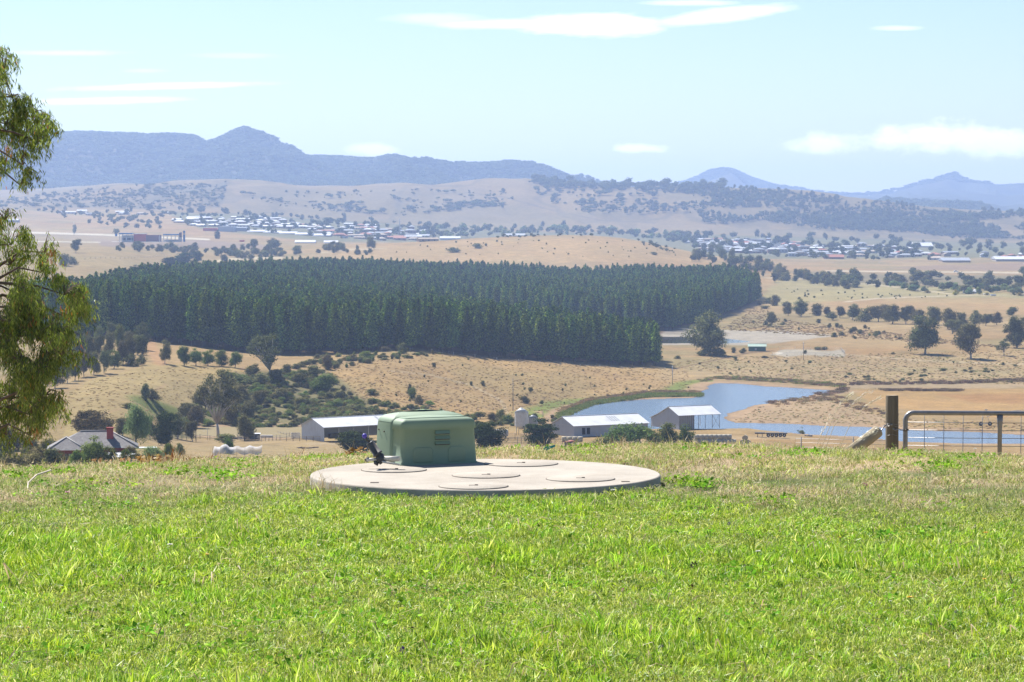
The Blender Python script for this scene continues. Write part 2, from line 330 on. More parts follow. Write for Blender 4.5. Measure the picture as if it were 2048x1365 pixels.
def hit1(px, py, dmin=300):
    a = hit(px, py, dmin); return float(a[0][0]), float(a[1][0]), float(a[2][0]), float(a[3][0])

# ------------------------------------------------------------------ the ground, one sheet
rows = np.concatenate([np.arange(-14, 8, 2.0), np.arange(8, 31, .16), np.geomspace(31, 420, 26), np.arange(424, 1110, 2.6), np.arange(1110, 1700, 4.5), np.arange(1700, 3100, 13),
                       np.arange(3100, 5100, 14), np.arange(5100, 6400, 11), np.arange(6400, 7400, 60), np.arange(7400, 8900, 22), np.arange(8900, 13000, 160), np.arange(13000, 13900, 50), np.geomspace(13900, 17000, 12)])
cols = np.arange(-460, 2520, 3.6)
YY, CC = np.meshgrid(rows, cols, indexing='ij'); XX = (CC - 1024) / F * (np.maximum(YY, 0) + 25)
gx = XX.ravel(); gy = YY.ravel(); gz, gsd = height(gx, gy, True); GZ = gz.reshape(len(rows), len(cols))
Ysafe = np.maximum(gy, 5); PX = 1024 + gx * F / Ysafe; PY = HZ + (CZ - gz) * F / Ysafe
C = np.empty((gx.size, 3))
def c3(r, g, b): return np.array([r, g, b])
def blend(m, c):
    global C
    m = np.clip(m, 0, 1)[:, None]; C = C * (1 - m) + np.asarray(c) * m
def poly_m(pl, soft=4, jit=5, seed=0, ymin=300, ymax=1e9):
    """a patch of ground whose outline is known by the rows and columns it shows at"""
    m = np.zeros(gx.size); a = np.array(pl, float); mn = a.min(0) - 15; mx = a.max(0) + 15
    s = (PX > mn[0]) & (PX < mx[0]) & (PY > mn[1]) & (PY < mx[1]) & (gy > ymin) & (gy < ymax)
    if s.any():
        j1 = (fbm(gx[s] / (gy[s] * .006), gy[s] / (gy[s].mean() * .03), 3, seed) - .5) * jit * 6
        d = poly_sd(a, PX[s] + j1, PY[s] + j1 * .3); m[s] = 1 - sstep(-soft / 2, soft / 2, d)
    return m
n1 = fbm(gx / 140, gy / 140, 4, 41); n2 = fbm(gx / 26, gy / 40, 4, 42); n3 = fbm(gx / 6, gy / 9, 3, 43)
DRY = c3(.245, .165, .082); PALE = c3(.275, .205, .115); BROWN = c3(.165, .108, .055); OLIVE = c3(.17, .15, .07); CLAY = c3(.26, .18, .125); ORANGE = c3(.26, .145, .06)
C[:] = DRY
n4 = fbm(gx / 55 + 9, gy / 90, 5, 47, .6); n5 = fbm(gx / 330, gy / 420, 3, 48)
blend(sstep(.5, .7, n1) * .6, PALE); blend(sstep(.52, .7, n2) * .45, BROWN * 1.25); blend(sstep(.55, .75, n3) * .35, PALE * 1.05); blend(sstep(.5, .3, n1) * .35, ORANGE)
blend(sstep(.50, .64, n4) * .5, OLIVE); blend(sstep(.50, .36, n4) * .35, PALE); blend(sstep(.5, .66, n5) * .45, c3(.20, .165, .08)); C *= .90
# middle ground patches
blend(poly_m([(130, 900), (130, 780), (290, 728), (480, 735), (500, 765), (330, 830), (240, 880)]) * .55, c3(0.244, 0.192, 0.089))
blend(poly_m([(560, 830), (640, 740), (700, 725), (900, 700), (1380, 740), (1400, 790), (1130, 830), (900, 850)]) * .35, c3(0.274, 0.178, 0.081))
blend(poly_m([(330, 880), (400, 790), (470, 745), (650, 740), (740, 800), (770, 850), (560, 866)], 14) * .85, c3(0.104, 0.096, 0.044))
blend(poly_m([(300, 880), (560, 876), (620, 884), (960, 888), (1000, 900), (300, 920)]) * .5, c3(0.244, 0.178, 0.111))
blend(poly_m([(1310, 760), (1330, 735), (1600, 720), (2100, 700), (2100, 770), (1700, 775)], 10) * .35, c3(0.259, 0.200, 0.126))
blend(poly_m([(1700, 783), (1800, 776), (2100, 778), (2300, 786), (2300, 840), (1900, 833), (1760, 812)], 6) * .6, c3(0.296, 0.178, 0.074))
blend(poly_m([(1880, 790), (2300, 782), (2300, 812), (1950, 806)], 8) * .6, c3(0.222, 0.111, 0.048))
blend(poly_m([(1690, 770), (2300, 766), (2300, 774), (1710, 779)], 3) * .7, c3(0.244, 0.185, 0.133))
blend(poly_m([(1445, 838), (1520, 815), (1640, 792), (1700, 812), (1800, 845), (1640, 850), (1480, 845)], 6) * .65, c3(0.244, 0.178, 0.126))
blend(poly_m([(1540, 572), (1560, 556), (1800, 570), (2100, 592), (2100, 612), (1700, 600), (1560, 612), (1520, 600)], 5) * .7, c3(0.215, 0.192, 0.096))
blend(poly_m([(1640, 606), (1800, 594), (2300, 600), (2300, 625), (1960, 632), (1720, 628)], 4) * .5, c3(0.266, 0.170, 0.089))
blend(poly_m([(1560, 700), (1690, 700), (1680, 712), (1540, 711)], 3) * .8, c3(0.266, 0.252, 0.244))
blend(poly_m([(1310, 655), (1460, 661), (1560, 662), (1680, 671), (1560, 686), (1500, 690), (1310, 690)], 3, 3) * .85, c3(0.252, 0.229, 0.222))
blend(poly_m([(1310, 656), (1430, 660), (1460, 667), (1440, 671), (1310, 668)], 3, 2) * .7, c3(0.148, 0.126, 0.111))
# forest floor
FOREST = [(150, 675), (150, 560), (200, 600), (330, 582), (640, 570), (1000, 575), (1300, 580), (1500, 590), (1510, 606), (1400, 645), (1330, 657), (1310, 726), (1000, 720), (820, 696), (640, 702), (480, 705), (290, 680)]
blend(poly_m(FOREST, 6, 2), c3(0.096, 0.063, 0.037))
# fields beyond the forest
blend(poly_m([(190, 480), (420, 482), (560, 492), (560, 500), (380, 496), (200, 492)], 3, 3) * .8, c3(0.170, 0.126, 0.111))
blend(poly_m([(60, 466), (220, 472), (380, 490), (150, 482)], 3, 3) * .5, c3(0.207, 0.163, 0.126))
blend(poly_m([(0, 462), (200, 468), (420, 478), (420, 481), (200, 471.5), (0, 466)], 1, 0) * .9, c3(0.407, 0.370, 0.340))
blend(poly_m([(60, 482), (200, 484), (200, 486), (60, 484.5)], 1, 0) * .8, c3(0.370, 0.340, 0.318))
blend(poly_m([(640, 500), (1000, 478), (1400, 480), (1450, 525), (700, 525)], 8) * .7, c3(.285, .195, .10))
blend(poly_m([(1780, 536), (2100, 522), (2300, 522), (2300, 542), (1850, 541)], 3, 3) * .8, c3(0.178, 0.126, 0.096))
blend(poly_m([(1600, 545), (1800, 548), (2100, 552), (2300, 560), (2300, 578), (1900, 574), (1600, 560)], 6) * .8, c3(0.126, 0.111, 0.067))
blend(poly_m([(1650, 541), (2100, 545), (2100, 548), (1650, 543.5)], 1, 0) * .8, c3(0.370, 0.318, 0.266))
blend(poly_m([(1860, 496), (2100, 494), (2100, 506), (1860, 506)], 2, 1) * .7, c3(0.333, 0.296, 0.133))
# town ground
blend(poly_m([(330, 425), (600, 430), (860, 452), (1000, 462), (1400, 470), (1700, 476), (2100, 488), (2100, 514), (1400, 520), (1300, 500), (1000, 485), (640, 484), (400, 458)], 6, 3, 0, 3300) * .85, c3(.105, .11, .065))
# hills behind
hl = ((gy > 5050) & (gy < 6900)).astype(float); far = fbm(gx / 130, gy / 200, 5, 60)
blend(hl * .85, c3(.20, .148, .078)); blend(hl * sstep(.50, .62, fbm(gx / 210, gy / 260, 4, 63)) * .5, c3(.155, .13, .065)); gul_ = 1 - np.abs(2 * fbm(gx / 150, gy / 520, 4, 64) - 1); blend(hl * sstep(.90, .97, gul_) * .45, c3(.09, .08, .05)); blend(hl * sstep(.56, .68, far) * .45, c3(0.192, 0.155, 0.104))
blend(poly_m([(-300, 430), (0, 398), (200, 376), (300, 375), (400, 370), (458, 364), (440, 415), (300, 420), (120, 416), (-300, 430)], 4, 4, 3, 4800, 6900) * .65 * sstep(.35, .6, far), c3(0.096, 0.089, 0.067))
blend(poly_m([(1360, 370), (1700, 396), (1900, 410), (2500, 420), (2500, 486), (1900, 482), (1830, 470), (1650, 462), (1450, 452), (1360, 440)], 6, 10, 4, 4900, 6950) * .5 * sstep(.3, .55, far), c3(0.126, 0.104, 0.059))
mt = (gy > 6950).astype(float); blend(mt, c3(0.044, 0.048, 0.030)); blend(mt * sstep(.52, .7, fbm(gx / 300, gy / 500, 4, 71)) * .35, c3(0.111, 0.089, 0.063))
blend(mt * (gy > 10000) * sstep(60, 35, gz) * sstep(.5, .62, fbm(gx / 150, gy / 600, 4, 72)), c3(0.333, 0.244, 0.163))
# tracks
def track(pl, wpx, c, amt=.8):
    a = np.array(pl, float); m = (PX > a[:, 0].min() - 20) & (PX < a[:, 0].max() + 20) & (PY > a[:, 1].min() - 12) & (PY < a[:, 1].max() + 12) & (gy > 400); d = np.full(gx.size, 1e3)
    for (x0, y0), (x1, y1) in zip(pl[:-1], pl[1:]):
        ex, ey = x1 - x0, (y1 - y0) * 3; t = np.clip(((PX[m] - x0) * ex + (PY[m] - y0) * 3 * ey) / (ex * ex + ey * ey), 0, 1)
        d[m] = np.minimum(d[m], np.hypot(PX[m] - x0 - t * ex, (PY[m] - y0) * 3 - t * ey) + (n3[m] - .5) * 3)
    blend(sstep(wpx * 1.5, wpx * .6, d) * amt, c)
PTR = c3(.33, .28, .22)
track([(1690, 604), (1760, 597), (1900, 592), (2100, 588)], 3, PTR); track([(1530, 556), (1640, 560), (1760, 571), (1900, 588)], 3, PTR, .7); track([(1340, 740), (1420, 723), (1500, 706), (1545, 702)], 3, c3(.13, .085, .05))
track([(930, 385), (1010, 395), (1100, 420), (1200, 441), (1310, 446)], 2.5, c3(.11, .09, .07), .7); track([(296, 676), (303, 695), (312, 712), (322, 728)], 12, c3(.27, .16, .09)); track([(640, 506), (700, 500), (770, 497)], 4, PTR, .6)
track([(1600, 700), (1720, 712), (1850, 722), (2000, 728), (2100, 730)], 3, PTR, .5); track([(1520, 760), (1640, 745), (1760, 742), (1900, 750)], 3, c3(.15, .10, .055), .5); track([(1020, 835), (1000, 800), (940, 770), (860, 750), (780, 742)], 3, PTR, .45)
track([(410, 532), (450, 519), (560, 516)], 6, c3(.36, .31, .24), .8); track([(620, 888), (800, 882), (1000, 893), (1180, 890), (1400, 876), (1600, 876)], 9, c3(.26, .20, .14), .6); track([(150, 850), (200, 830), (260, 812), (330, 770)], 4, c3(.25, .16, .10), .5)
# shores
lk = (gsd < 60) & (gy < 1250); s_ = gsd
wob = (n2 - .5) * 6
blend(lk * sstep(13, 4, s_ + wob) * .9, CLAY); blend(lk * sstep(2.2, .3, s_), CLAY * .62)
up = lk & (PX < 1425) & (PY < 835)
blend(up * sstep(6, 9, s_ + wob * .5) * sstep(17, 12, s_ + wob * .5), c3(0.126, 0.148, 0.033))
# the near lawn
nearm = (gy < 60).astype(float)
dryness = sstep(20.5, 24.5, gy + (fbm(gx / 1.5, gy / 1.5, 3, 81) - .5) * 5)
blend(nearm, c3(.06, .085, .02)); blend(nearm * dryness * .85, c3(.36, .265, .17)); blend((gy > 27.5) * nearm, c3(.28, .21, .11))
wm_ = ((gy > 60)[:, None]); C = np.where(wm_, C * np.array([.95, .94, .78]), C); C = np.where((gy > 4900)[:, None] & (gy < 6950)[:, None], C * np.array([.86, .85, .8]), C)
me = bpy.data.meshes.new('ground'); nr, ncc = len(rows), len(cols)
ids = np.arange(nr * ncc).reshape(nr, ncc)
quad = np.stack([ids[:-1, :-1], ids[:-1, 1:], ids[1:, 1:], ids[1:, :-1]], -1).reshape(-1, 4)
me.vertices.add(gx.size); me.vertices.foreach_set('co', np.stack([gx, gy, gz], 1).ravel().astype(np.float32))
me.loops.add(quad.size); me.loops.foreach_set('vertex_index', quad.ravel().astype(np.int32))
me.polygons.add(len(quad)); me.polygons.foreach_set('loop_start', np.arange(0, quad.size, 4, dtype=np.int32)); me.polygons.foreach_set('loop_total', np.full(len(quad), 4, np.int32))
me.polygons.foreach_set('use_smooth', np.ones(len(quad), bool))
ca = me.color_attributes.new('land', 'FLOAT_COLOR', 'POINT'); ca.data.foreach_set('color', np.concatenate([C, np.ones((len(C), 1))], 1).ravel().astype(np.float32))
me.update(); me.validate()
ground = bpy.data.objects.new('ground', me); link(ground); tag(ground, kind='structure')
gm = bpy.data.materials.new('land'); gm.use_nodes = True; t = gm.node_tree; p = t.nodes['Principled BSDF']; n = t.nodes.new; l = t.links.new
p.inputs['Roughness'].default_value = .95; p.inputs['Specular IOR Level'].default_value = .1
at = n('ShaderNodeAttribute'); at.attribute_name = 'land'; ge = n('ShaderNodeNewGeometry')
def noise(scale, det=4, rough=.6, st=None):
    mp = n('ShaderNodeMapping'); l(ge.outputs['Position'], mp.inputs[0])
    if st: mp.inputs['Scale'].default_value = st
    q = n('ShaderNodeTexNoise'); q.inputs['Scale'].default_value = scale; q.inputs['Detail'].default_value = det; q.inputs['Roughness'].default_value = rough
    l(mp.outputs[0], q.inputs['Vector']); return q.outputs[0]
def rng(x, a, b, c, d):
    q = n('ShaderNodeMapRange'); l(x, q.inputs[0])
    for i, v in enumerate((a, b, c, d)): q.inputs[i + 1].default_value = v
    return q.outputs[0]
def mul(c, f):
    q = n('ShaderNodeVectorMath'); q.operation = 'SCALE'; l(c, q.inputs[0]); l(f, q.inputs[3]); return q.outputs[0]
cc = mul(at.outputs['Color'], rng(noise(1.1, 5, .75), .3, .7, .72, 1.26)); cc = mul(cc, rng(noise(.13, 5, .7, (1, .6, 1)), .32, .68, .82, 1.18)); cc = mul(cc, rng(noise(.012, 6, .7, (1, .5, 1)), .32, .68, .88, 1.12))
# tussocks: small darker tufts
vo = n('ShaderNodeTexVoronoi'); vo.inputs['Scale'].default_value = .42; l(ge.outputs['Position'], vo.inputs['Vector'])
cc = mul(cc, rng(vo.outputs['Distance'], .10, .34, .84, 1.0))
l(cc, p.inputs['Base Color'])
bp = n('ShaderNodeBump'); bp.inputs['Strength'].default_value = .5; bp.inputs['Distance'].default_value = .35; l(noise(.8, 6, .7), bp.inputs['Height']); l(bp.outputs[0], p.inputs['Normal'])
me.materials.append(gm)
# ------------------------------------------------------------------ water
def watermat(name, deep, rough, bump, scale):
    m = bpy.data.materials.new(name); m.use_nodes = True; t = m.node_tree; p = t.nodes['Principled BSDF']
    p.inputs['Base Color'].default_value = (*deep, 1); p.inputs['Roughness'].default_value = rough; p.inputs['IOR'].default_value = 1.33; p.inputs['Specular IOR Level'].default_value = .5
    g = t.nodes.new('ShaderNodeNewGeometry'); b = t.nodes.new('ShaderNodeBump'); b.inputs['Strength'].default_value = bump; b.inputs['Distance'].default_value = 1.0
    q = t.nodes.new('ShaderNodeTexNoise'); q.inputs['Scale'].default_value = scale; q.inputs['Detail'].default_value = 4
    t.links.new(g.outputs['Position'], q.inputs['Vector']); t.links.new(q.outputs[0], b.inputs['Height']); t.links.new(b.outputs[0], p.inputs['Normal'])
    return m
W1 = watermat('lake_water', (.10, .13, .175), .17, .28, 1.2); W2 = watermat('brown_water', (.16, .12, .04), .8, .05, 1.0); W3 = watermat('still_water', (.05, .045, .03), .08, .03, .6)
for (nm, zl, P), wm in zip(LW, (W1, W2, W3, W3)):
    mn = P.min(0) - 8; mx = P.max(0) + 8; b = MB(); b.add([(mn[0], mn[1], zl), (mx[0], mn[1], zl), (mx[0], mx[1], zl), (mn[0], mx[1], zl)], [(0, 1, 2, 3)])
    o = b.build({'reservoir': 'lake', 'farm_pond': 'pond', 'dam': 'pond'}[nm], wm); tag(o, kind='structure')
# ------------------------------------------------------------------ foliage
def quadmesh(name, C, U, V, mats, rnd=None, mi=None):
    """a mesh of many small pointed leaves: centres C, half lengths U, half widths V"""
    n = len(C); q = np.stack([C - U, C + V - U * .1, C + U, C - V - U * .1], 1).reshape(-1, 3)
    me = bpy.data.meshes.new(name); me.vertices.add(4 * n); me.vertices.foreach_set('co', q.ravel().astype(np.float32))
    me.loops.add(4 * n); me.loops.foreach_set('vertex_index', np.arange(4 * n, dtype=np.int32))
    me.polygons.add(n); me.polygons.foreach_set('loop_start', np.arange(0, 4 * n, 4, dtype=np.int32)); me.polygons.foreach_set('loop_total', np.full(n, 4, np.int32))
    a = me.attributes.new('rnd', 'FLOAT', 'FACE'); a.data.foreach_set('value', (RNG.random(n) if rnd is None else rnd).astype(np.float32))
    for m in (mats if isinstance(mats, (list, tuple)) else [mats]): me.materials.append(m)
    if mi is not None: me.polygons.foreach_set('material_index', mi)
    me.update(); return me
def rdir(n, flat=1.0):
    d = RNG.normal(size=(n, 3)); d[:, 2] *= flat; return d / np.linalg.norm(d, axis=1)[:, None]
def perp(U):
    r = rdir(len(U)); v = np.cross(U, r); return v / (np.linalg.norm(v, axis=1)[:, None] + 1e-9)
BARK_PALE = mat('pale_bark', (.42, .39, .34), .85, var=.35, scale=6, dirt=(.16, .13, .10), dirt_amt=.7)
BARK_DARK = mat('dark_bark', (.13, .10, .075), .9, var=.3, scale=5)
LM = {
 'gum': leafmat('gum_leaves', [(0, (.06, .07, .026)), (.5, (.135, .145, .055)), (1, (.26, .26, .11))], .3, 0),
 'olive': leafmat('olive_leaves', [(0, (.08, .078, .030)), (.6, (.16, .145, .06)), (1, (.26, .22, .10))], .25, 0),
 'green': leafmat('green_leaves', [(0, (.065, .10, .025)), (.5, (.13, .18, .045)), (1, (.24, .28, .08))], .4, 0),
 'willow': leafmat('willow_leaves', [(0, (.11, .16, .055)), (.5, (.19, .24, .09)), (1, (.28, .33, .14))], .4, 0),
 'dark': leafmat('dark_leaves', [(0, (.020, .038, .015)), (.6, (.045, .072, .026)), (1, (.10, .13, .045))], .15, 0),
 'pine': leafmat('pine_needles', [(0, (.020, .045, .006)), (.5, (.085, .145, .020)), (1, (.25, .33, .055))], .10, 0, hue=.05, vr=(.55, 1.5)),
 'yellow': leafmat('yellow_leaves', [(0, (.20, .20, .03)), (.5, (.32, .30, .04)), (1, (.42, .38, .08))], .4, 0),
 'scrub': leafmat('scrub_leaves', [(0, (.07, .08, .028)), (.5, (.15, .155, .055)), (1, (.28, .25, .10))], .2, 0),
 'drygrass': leafmat('dry_stalks', [(0, (.22, .15, .07)), (.5, (.29, .21, .10)), (1, (.37, .29, .16))], .3, 0),
 'reed': leafmat('reeds', [(0, (.10, .14, .03)), (.5, (.16, .21, .045)), (1, (.28, .27, .10))], .3, 0),
 'brownreed': leafmat('brown_reeds', [(0, (.12, .08, .05)), (.5, (.19, .135, .085)), (1, (.27, .20, .125))], .3, 0),
 'mount': leafmat('hazed_mountain_leaves', [(0, (.07, .09, .05)), (1, (.15, .17, .10))], .2, 0),  # leaf colour lightened to stand in for more haze over the mountains
 'far': leafmat('far_leaves', [(0, (.045, .06, .022)), (.5, (.095, .11, .042)), (1, (.18, .18, .075))], .2, 0),
}
def crown(name, m, nclump, nleaf, ls, ctr=(0, 0, .62), rad=(.42, .42, .36), cr=.13, flatc=.75, droop=.0, hollow=.35, aspect=.45):
    rad = np.array(rad, float); nl_ = 7 if nclump > 25 else 4; lc = rdir(nl_) * (RNG.uniform(.25, .72, nl_))[:, None]; lc[0] = (0, 0, .45); lr = RNG.uniform(.34, .58, nl_)
    c = rdir(nclump * 3); rr = hollow + (1 - hollow) * RNG.random(nclump * 3) ** .5; li = RNG.integers(0, nl_, nclump * 3)
    c = lc[li] + c * (rr * lr[li])[:, None]; c = c[c[:, 2] > -.9][:nclump] * rad + np.array(ctr)
    nc = len(c); sz = cr * (.6 + .8 * RNG.random(nc))
    k = RNG.integers(0, nc, nleaf); d = rdir(nleaf) * (RNG.random(nleaf) ** .45)[:, None]
    P = c[k] + d * (sz[k])[:, None] * np.array([1, 1, flatc])
    U = rdir(nleaf, .7); U[:, 2] -= droop; U /= np.linalg.norm(U, axis=1)[:, None]
    Nn = (P - np.array(ctr)) / rad; Nn /= np.linalg.norm(Nn, axis=1)[:, None] + 1e-9; Nd = P - c[k]; Nd /= np.linalg.norm(Nd, axis=1)[:, None] + 1e-9
    Nn = Nn * .55 + Nd * .65 + np.array([0, 0, .15]) + RNG.normal(size=Nn.shape) * .38; Nn /= np.linalg.norm(Nn, axis=1)[:, None] + 1e-9
    U = U - Nn * (U * Nn).sum(1)[:, None]; U /= np.linalg.norm(U, axis=1)[:, None] + 1e-9; V = np.cross(Nn, U); s = ls * (.6 + .8 * RNG.random(nleaf))
    me = quadmesh(name, P, U * s[:, None], V * (s * aspect)[:, None], m)
    return me, c
def trunk(name, m, c, base_r=.022, fork=.32, nl=7, lean=.03, merge=None):
    b = MB(); top = Vector((random.uniform(-lean, lean), random.uniform(-lean, lean), fork))
    b.tube([(0, 0, -.03), (top.x * .3, top.y * .4, fork * .5), top], [base_r * 1.25, base_r, base_r * .8], 7)
    order = sorted(range(len(c)), key=lambda i: -c[i][2]); pick = order[::max(1, len(order) // nl)][:nl]
    for i in pick:
        e = Vector(c[i]); mid = top.lerp(e, .5) + Vector((random.uniform(-.03, .03), random.uniform(-.03, .03), -.02 + random.random() * .04))
        b.tube([top - Vector((0, 0, .02)), mid, e], [base_r * .6, base_r * .38, base_r * .12], 5)
        for q in range(2):
            j = random.choice(range(len(c))); e2 = Vector(c[j])
            if (e2 - mid).length < .35: b.tube([mid, mid.lerp(e2, .5) + Vector((0, 0, .02)), e2], [base_r * .3, base_r * .2, base_r * .08], 4)
    return b.mesh(name, m)
FAM = {}
def fam(key, nv, bark, **k):
    tk = {a: k.pop(a) for a in ('base_r', 'fork', 'nl', 'lean') if a in k}; L_ = []
    for i in range(nv):
        cm, c = crown('crown', **k); L_.append((cm, trunk('trunk', bark, c, **tk)))
    FAM[key] = L_
fam('gum', 5, BARK_PALE, m=LM['gum'], nclump=64, nleaf=9000, ls=.022, ctr=(0, 0, .50), rad=(.42, .42, .44), cr=.13, hollow=.35, droop=.5, base_r=.020, nl=10, fork=.22)
fam('gumsee', 3, BARK_PALE, m=LM['gum'], nclump=44, nleaf=3600, ls=.020, ctr=(0, 0, .58), rad=(.42, .42, .38), cr=.10, hollow=.55, droop=.5, base_r=.020, fork=.22, nl=18)
fam('olive', 4, BARK_DARK, m=LM['olive'], nclump=60, nleaf=7000, ls=.025, ctr=(0, 0, .48), rad=(.41, .41, .44), cr=.15, fork=.15)
fam('green', 4, BARK_DARK, m=LM['green'], nclump=56, nleaf=7000, ls=.025, ctr=(0, 0, .48), rad=(.40, .40, .44), cr=.15, fork=.15, droop=.3)
fam('willow', 3, BARK_DARK, m=LM['willow'], nclump=56, nleaf=8000, ls=.032, ctr=(0, 0, .50), rad=(.40, .40, .42), cr=.13, flatc=1.4, droop=1.6, aspect=.22, fork=.2)
fam('dark', 4, BARK_DARK, m=LM['dark'], nclump=95, nleaf=10500, ls=.024, ctr=(0, 0, .44), rad=(.40, .40, .48), cr=.15, flatc=.5, fork=.15, hollow=.45)
fam('bush', 5, BARK_DARK, m=LM['scrub'], nclump=30, nleaf=2300, ls=.045, ctr=(0, 0, .38), rad=(.38, .38, .46), cr=.22, fork=.12, base_r=.02, nl=5)
fam('greenbush', 4, BARK_DARK, m=LM['green'], nclump=34, nleaf=4200, ls=.036, ctr=(0, 0, .42), rad=(.38, .38, .46), cr=.20, fork=.12, base_r=.02, nl=5)
fam('yellowbush', 2, BARK_DARK, m=LM['yellow'], nclump=20, nleaf=1200, ls=.05, ctr=(0, 0, .45), rad=(.38, .38, .45), cr=.22, fork=.12, nl=4)
fam('fartree', 6, BARK_DARK, m=LM['far'], nclump=20, nleaf=650, ls=.075, ctr=(0, 0, .48), rad=(.36, .36, .40), cr=.20, fork=.12, base_r=.03, nl=4)
fam('farwillow', 2, BARK_DARK, m=LM['willow'], nclump=18, nleaf=560, ls=.085, ctr=(0, 0, .48), rad=(.38, .38, .42), cr=.20, fork=.1, base_r=.03, nl=3)
# plantation pine: whorls of upturned branches round a straight stem
def pine():
    C_, U_ = [], []; top = 1.0; z = .10 + .05 * random.random(); ph = 0
    skew = RNG.normal(size=2) * .012
    while z < .985:
        t = (z - .08) / .92; r = .165 * (1 - t ** 1.9) ** .62 * random.uniform(.78, 1.2) + .006
        nb = 7 if z < .8 else 5; ph += 1.1
        for j in range(nb):
            a = ph + j * 2 * math.pi / nb + random.uniform(-.35, .35); rl = r * random.uniform(.72, 1.18); k = max(2, int(rl / .020))
            for q in range(k):
                f = (q + .7) / k; x = rl * f
                C_.append((math.cos(a) * x + skew[0] * z, math.sin(a) * x + skew[1] * z, z + x * .30 + random.uniform(-.008, .008)))
                U_.append((math.cos(a) * .8, math.sin(a) * .8, .55))
        z += .030 if z < .85 else .022
    P = np.array(C_); U = np.array(U_) + RNG.normal(size=(len(C_), 3)) * .55; n = len(P)
    P = np.repeat(P, 2, 0) + RNG.normal(size=(2 * n, 3)) * .007; U = np.repeat(U, 2, 0) + RNG.normal(size=(2 * n, 3)) * .4
    rd = P * np.array([1, 1, 0]); rd /= np.linalg.norm(rd, axis=1)[:, None] + 1e-6; Nn = rd * .75 + np.array([0, 0, .78]) + RNG.normal(size=P.shape) * .38; Nn /= np.linalg.norm(Nn, axis=1)[:, None]
    U = U - Nn * (U * Nn).sum(1)[:, None]; U /= np.linalg.norm(U, axis=1)[:, None] + 1e-9; V = np.cross(Nn, U); s = .027 * (.6 + .7 * RNG.random(2 * n))
    cm = quadmesh('crown', P, U * s[:, None], V * (s * .5)[:, None], LM['pine'])
    b = MB(); b.tube([(0, 0, -.02), (0, 0, .5), (skew[0], skew[1], .97)], [.012, .008, .002], 6); return cm, b.mesh('trunk', BARK_DARK)
FAM['pine'] = [pine() for _ in range(7)]
NPL = {}
def plant(key, name, cat, label, px, py, hp, wp, group=None, parts=True, dmin=300, at=None, hm=None, wm=None):
    """a tree or shrub whose foot shows at (px, py), hp rows high and wp columns wide"""
    if at is None: X, Y, Z, s = hit1(px, py, dmin)
    else: X, Y, Z = at; s = Y / F
    H = hm if hm else hp * s; Wd = wm if wm else wp * s
    L_ = FAM[key]; NPL[key] = NPL.get(key, -1) + 1; cm, tm = L_[NPL[key] % len(L_)]
    sc_ = (Wd / .95 * random.uniform(.94, 1.06), Wd / .95 * random.uniform(.94, 1.06), H / .98); rz = random.uniform(0, 6.28)
    if parts:
        e = empty(name, (X, Y, Z - .02 * H), rz); tag(e, label, cat, group); e.scale = sc_
        link(bpy.data.objects.new('crown', cm), e); link(bpy.data.objects.new('trunk', tm), e)
    else:
        e = bpy.data.objects.new(name, cm); link(e); e.location = (X, Y, Z - .02 * H); e.rotation_euler = (0, 0, rz); e.scale = sc_; tag(e, label, cat, group)
    return e
# scattered stuff: one object whose points carry instances
def scatter(name, pts, rot, scl, idx, protos, label, cat='grass'):
    me = bpy.data.meshes.new(name); n = len(pts); me.vertices.add(n); me.vertices.foreach_set('co', np.asarray(pts, np.float32).ravel())
    for nm, ty, dat, at in (('rot', 'FLOAT_VECTOR', rot, 'vector'), ('scl', 'FLOAT_VECTOR', scl, 'vector'), ('idx', 'INT', idx, 'value')):
        a = me.attributes.new(nm, ty, 'POINT'); a.data.foreach_set(at, np.asarray(dat, np.int32 if ty == 'INT' else np.float32).ravel())
    me.update(); o = bpy.data.objects.new(name, me); link(o); tag(o, label, cat, kind='stuff')
    g = bpy.data.node_groups.new(name + '_spread', 'GeometryNodeTree'); g.interface.new_socket('Geometry', in_out='INPUT', socket_type='NodeSocketGeometry'); g.interface.new_socket('Geometry', in_out='OUTPUT', socket_type='NodeSocketGeometry')
    gi = g.nodes.new('NodeGroupInput'); go = g.nodes.new('NodeGroupOutput'); jn = g.nodes.new('GeometryNodeJoinGeometry')
    def attr(nm, ty):
        q = g.nodes.new('GeometryNodeInputNamedAttribute'); q.data_type = ty; q.inputs['Name'].default_value = nm; return q.outputs[0]
    ro = g.nodes.new('FunctionNodeEulerToRotation'); g.links.new(attr('rot', 'FLOAT_VECTOR'), ro.inputs[0]); sv = attr('scl', 'FLOAT_VECTOR'); iv = attr('idx', 'INT')
    for k, pr in enumerate(protos):
        oi = g.nodes.new('GeometryNodeObjectInfo'); oi.transform_space = 'ORIGINAL'; oi.inputs['Object'].default_value = pr; oi.inputs['As Instance'].default_value = True
        cp = g.nodes.new('FunctionNodeCompare'); cp.data_type = 'INT'; cp.operation = 'EQUAL'; g.links.new(iv, cp.inputs[2]); cp.inputs[3].default_value = k
        ip = g.nodes.new('GeometryNodeInstanceOnPoints'); g.links.new(gi.outputs[0], ip.inputs['Points']); g.links.new(cp.outputs[0], ip.inputs['Selection'])
        g.links.new(oi.outputs['Geometry'], ip.inputs['Instance']); g.links.new(ro.outputs[0], ip.inputs['Rotation']); g.links.new(sv, ip.inputs['Scale'])
        g.links.new(ip.outputs[0], jn.inputs[0])
    g.links.new(jn.outputs[0], go.inputs[0]); m = o.modifiers.new('spread', 'NODES'); m.node_group = g
    return o
def proto(me): return bpy.data.objects.new(me.name, me)      # never linked: only a source for scatter()
def rotz(n): r = np.zeros((n, 3)); r[:, 2] = RNG.random(n) * 6.283; return r
